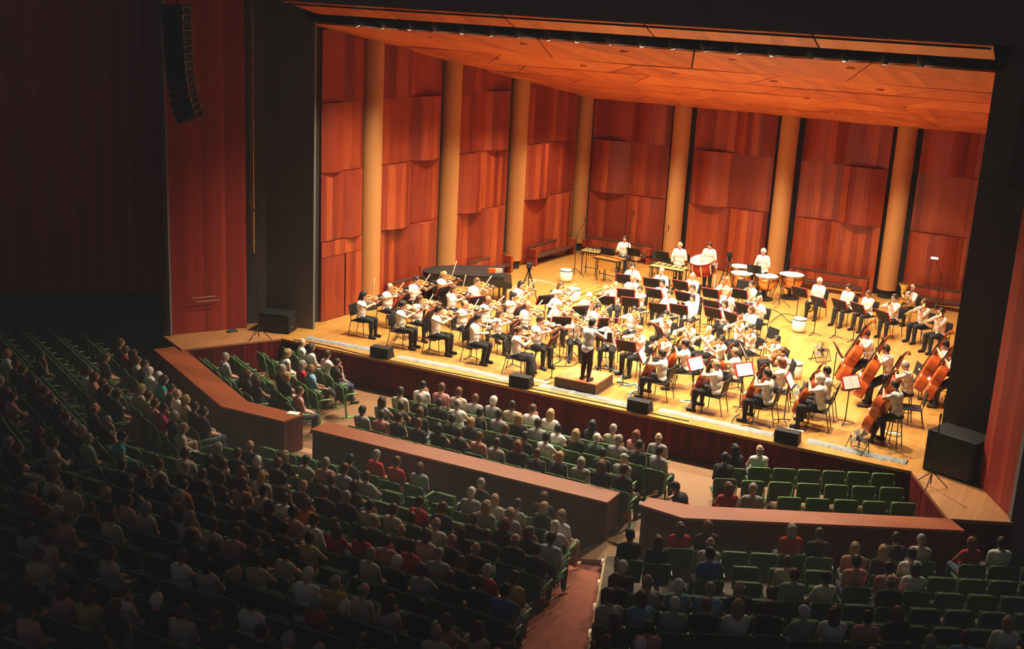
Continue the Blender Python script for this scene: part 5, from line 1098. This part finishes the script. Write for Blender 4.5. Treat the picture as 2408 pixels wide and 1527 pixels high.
pit('PR', 27, .80, 'of right pit seats', lambda k, d: (4.2, 7.25), ('the aisle',''))
seat_jobs.sort(key=lambda j: j[0])
for j in seat_jobs[:300]:
    _, m, occ, lb, pitp = j
    if occ and not pitp: o = mk('auditorium_seat', SEAT_S, mat=m)
    else: o = inst(SEAT_O if occ else SEAT_E, m)
    tag(o, lb, 'seat', 'green auditorium seats')
if len(seat_jobs) > 300:
    vs, fs, ms = [], [], []; bv = np.array([v.co for v in SEAT_S.vertices]); bf = [tuple(p.vertices) for p in SEAT_S.polygons]; bm_ = [p.material_index for p in SEAT_S.polygons]; mb = MB()
    for j in seat_jobs[300:]:
        mb.add([j[1] @ Vector(v) for v in bv], bf); ms += bm_
    me = mb.mesh('seat_mass', list(SEAT_S.materials)); me.polygons.foreach_set('material_index', ms)
    o = mk('auditorium_seats_under_listeners', me); tag(o, 'remaining green seats hidden under the dark audience rows', 'seats', None, 'stuff')
print('SEATS', len(seat_jobs))
# usher crouching at the aisle mouth
t = person_template(hip=.30, lean=.22, lw=(-.05,.36,.72), rw=(.08,.30,.80), hp=-.55, hy=.1, sleeve=1, cell=.0115)
p = un(1585,1156,PITZ+.95); rz = 1.9; off = Matrix.Rotation(rz,4,'Z') @ t['head'].translation
pe = make_person(t, 'short', HCOL['k'], (.02,.022,.02), (.02,.02,.022), at(p.x-off.x,p.y-off.y,PITZ,rz), SKINS[3]); tag(pe, 'person in black sitting low and bent forward behind the right barrier end', 'person')
so = mk('folding_stool', None, mat=at(p.x-off.x,p.y-off.y,PITZ,rz)); tag(so, 'low black folding stool under the bent person in black', 'stool')
mk('seat', MB().box((-.18,-.16,.27),(.18,.16,.30)).mesh('seat', M['vinyl']), so)
for sx in (-1,1): mk('leg', MB().tube([(sx*.16,-.14,.27),(sx*.16,.16,0)], .012, 6).mesh('leg', M['bmetal']), so); mk('leg', MB().tube([(sx*.14,.14,.27),(sx*.14,-.16,0)], .012, 6).mesh('leg', M['bmetal']), so)
hz, hnt, hb = nt_mat('black_lift_haze'); hnt.nodes.remove(hb); vs_ = hnt.nodes.new('ShaderNodeVolumeScatter'); vs_.inputs['Density'].default_value = .017  # scatter volume added as a veil, so the dark hall tones read lifted
hnt.links.new(vs_.outputs[0], hnt.nodes['Material Output'].inputs['Volume'])
hzo = mk('black_lift_haze', MB().box((-25,-28.5,-1.9),(22,-5.6,14.5)).mesh('black_lift_haze', hz)); tag(hzo, 'added thin haze veil lifting the blacks of the hall', 'haze', None, 'stuff')
for o in PROTOS: bpy.data.objects.remove(o)
bpy.context.view_layer.update()
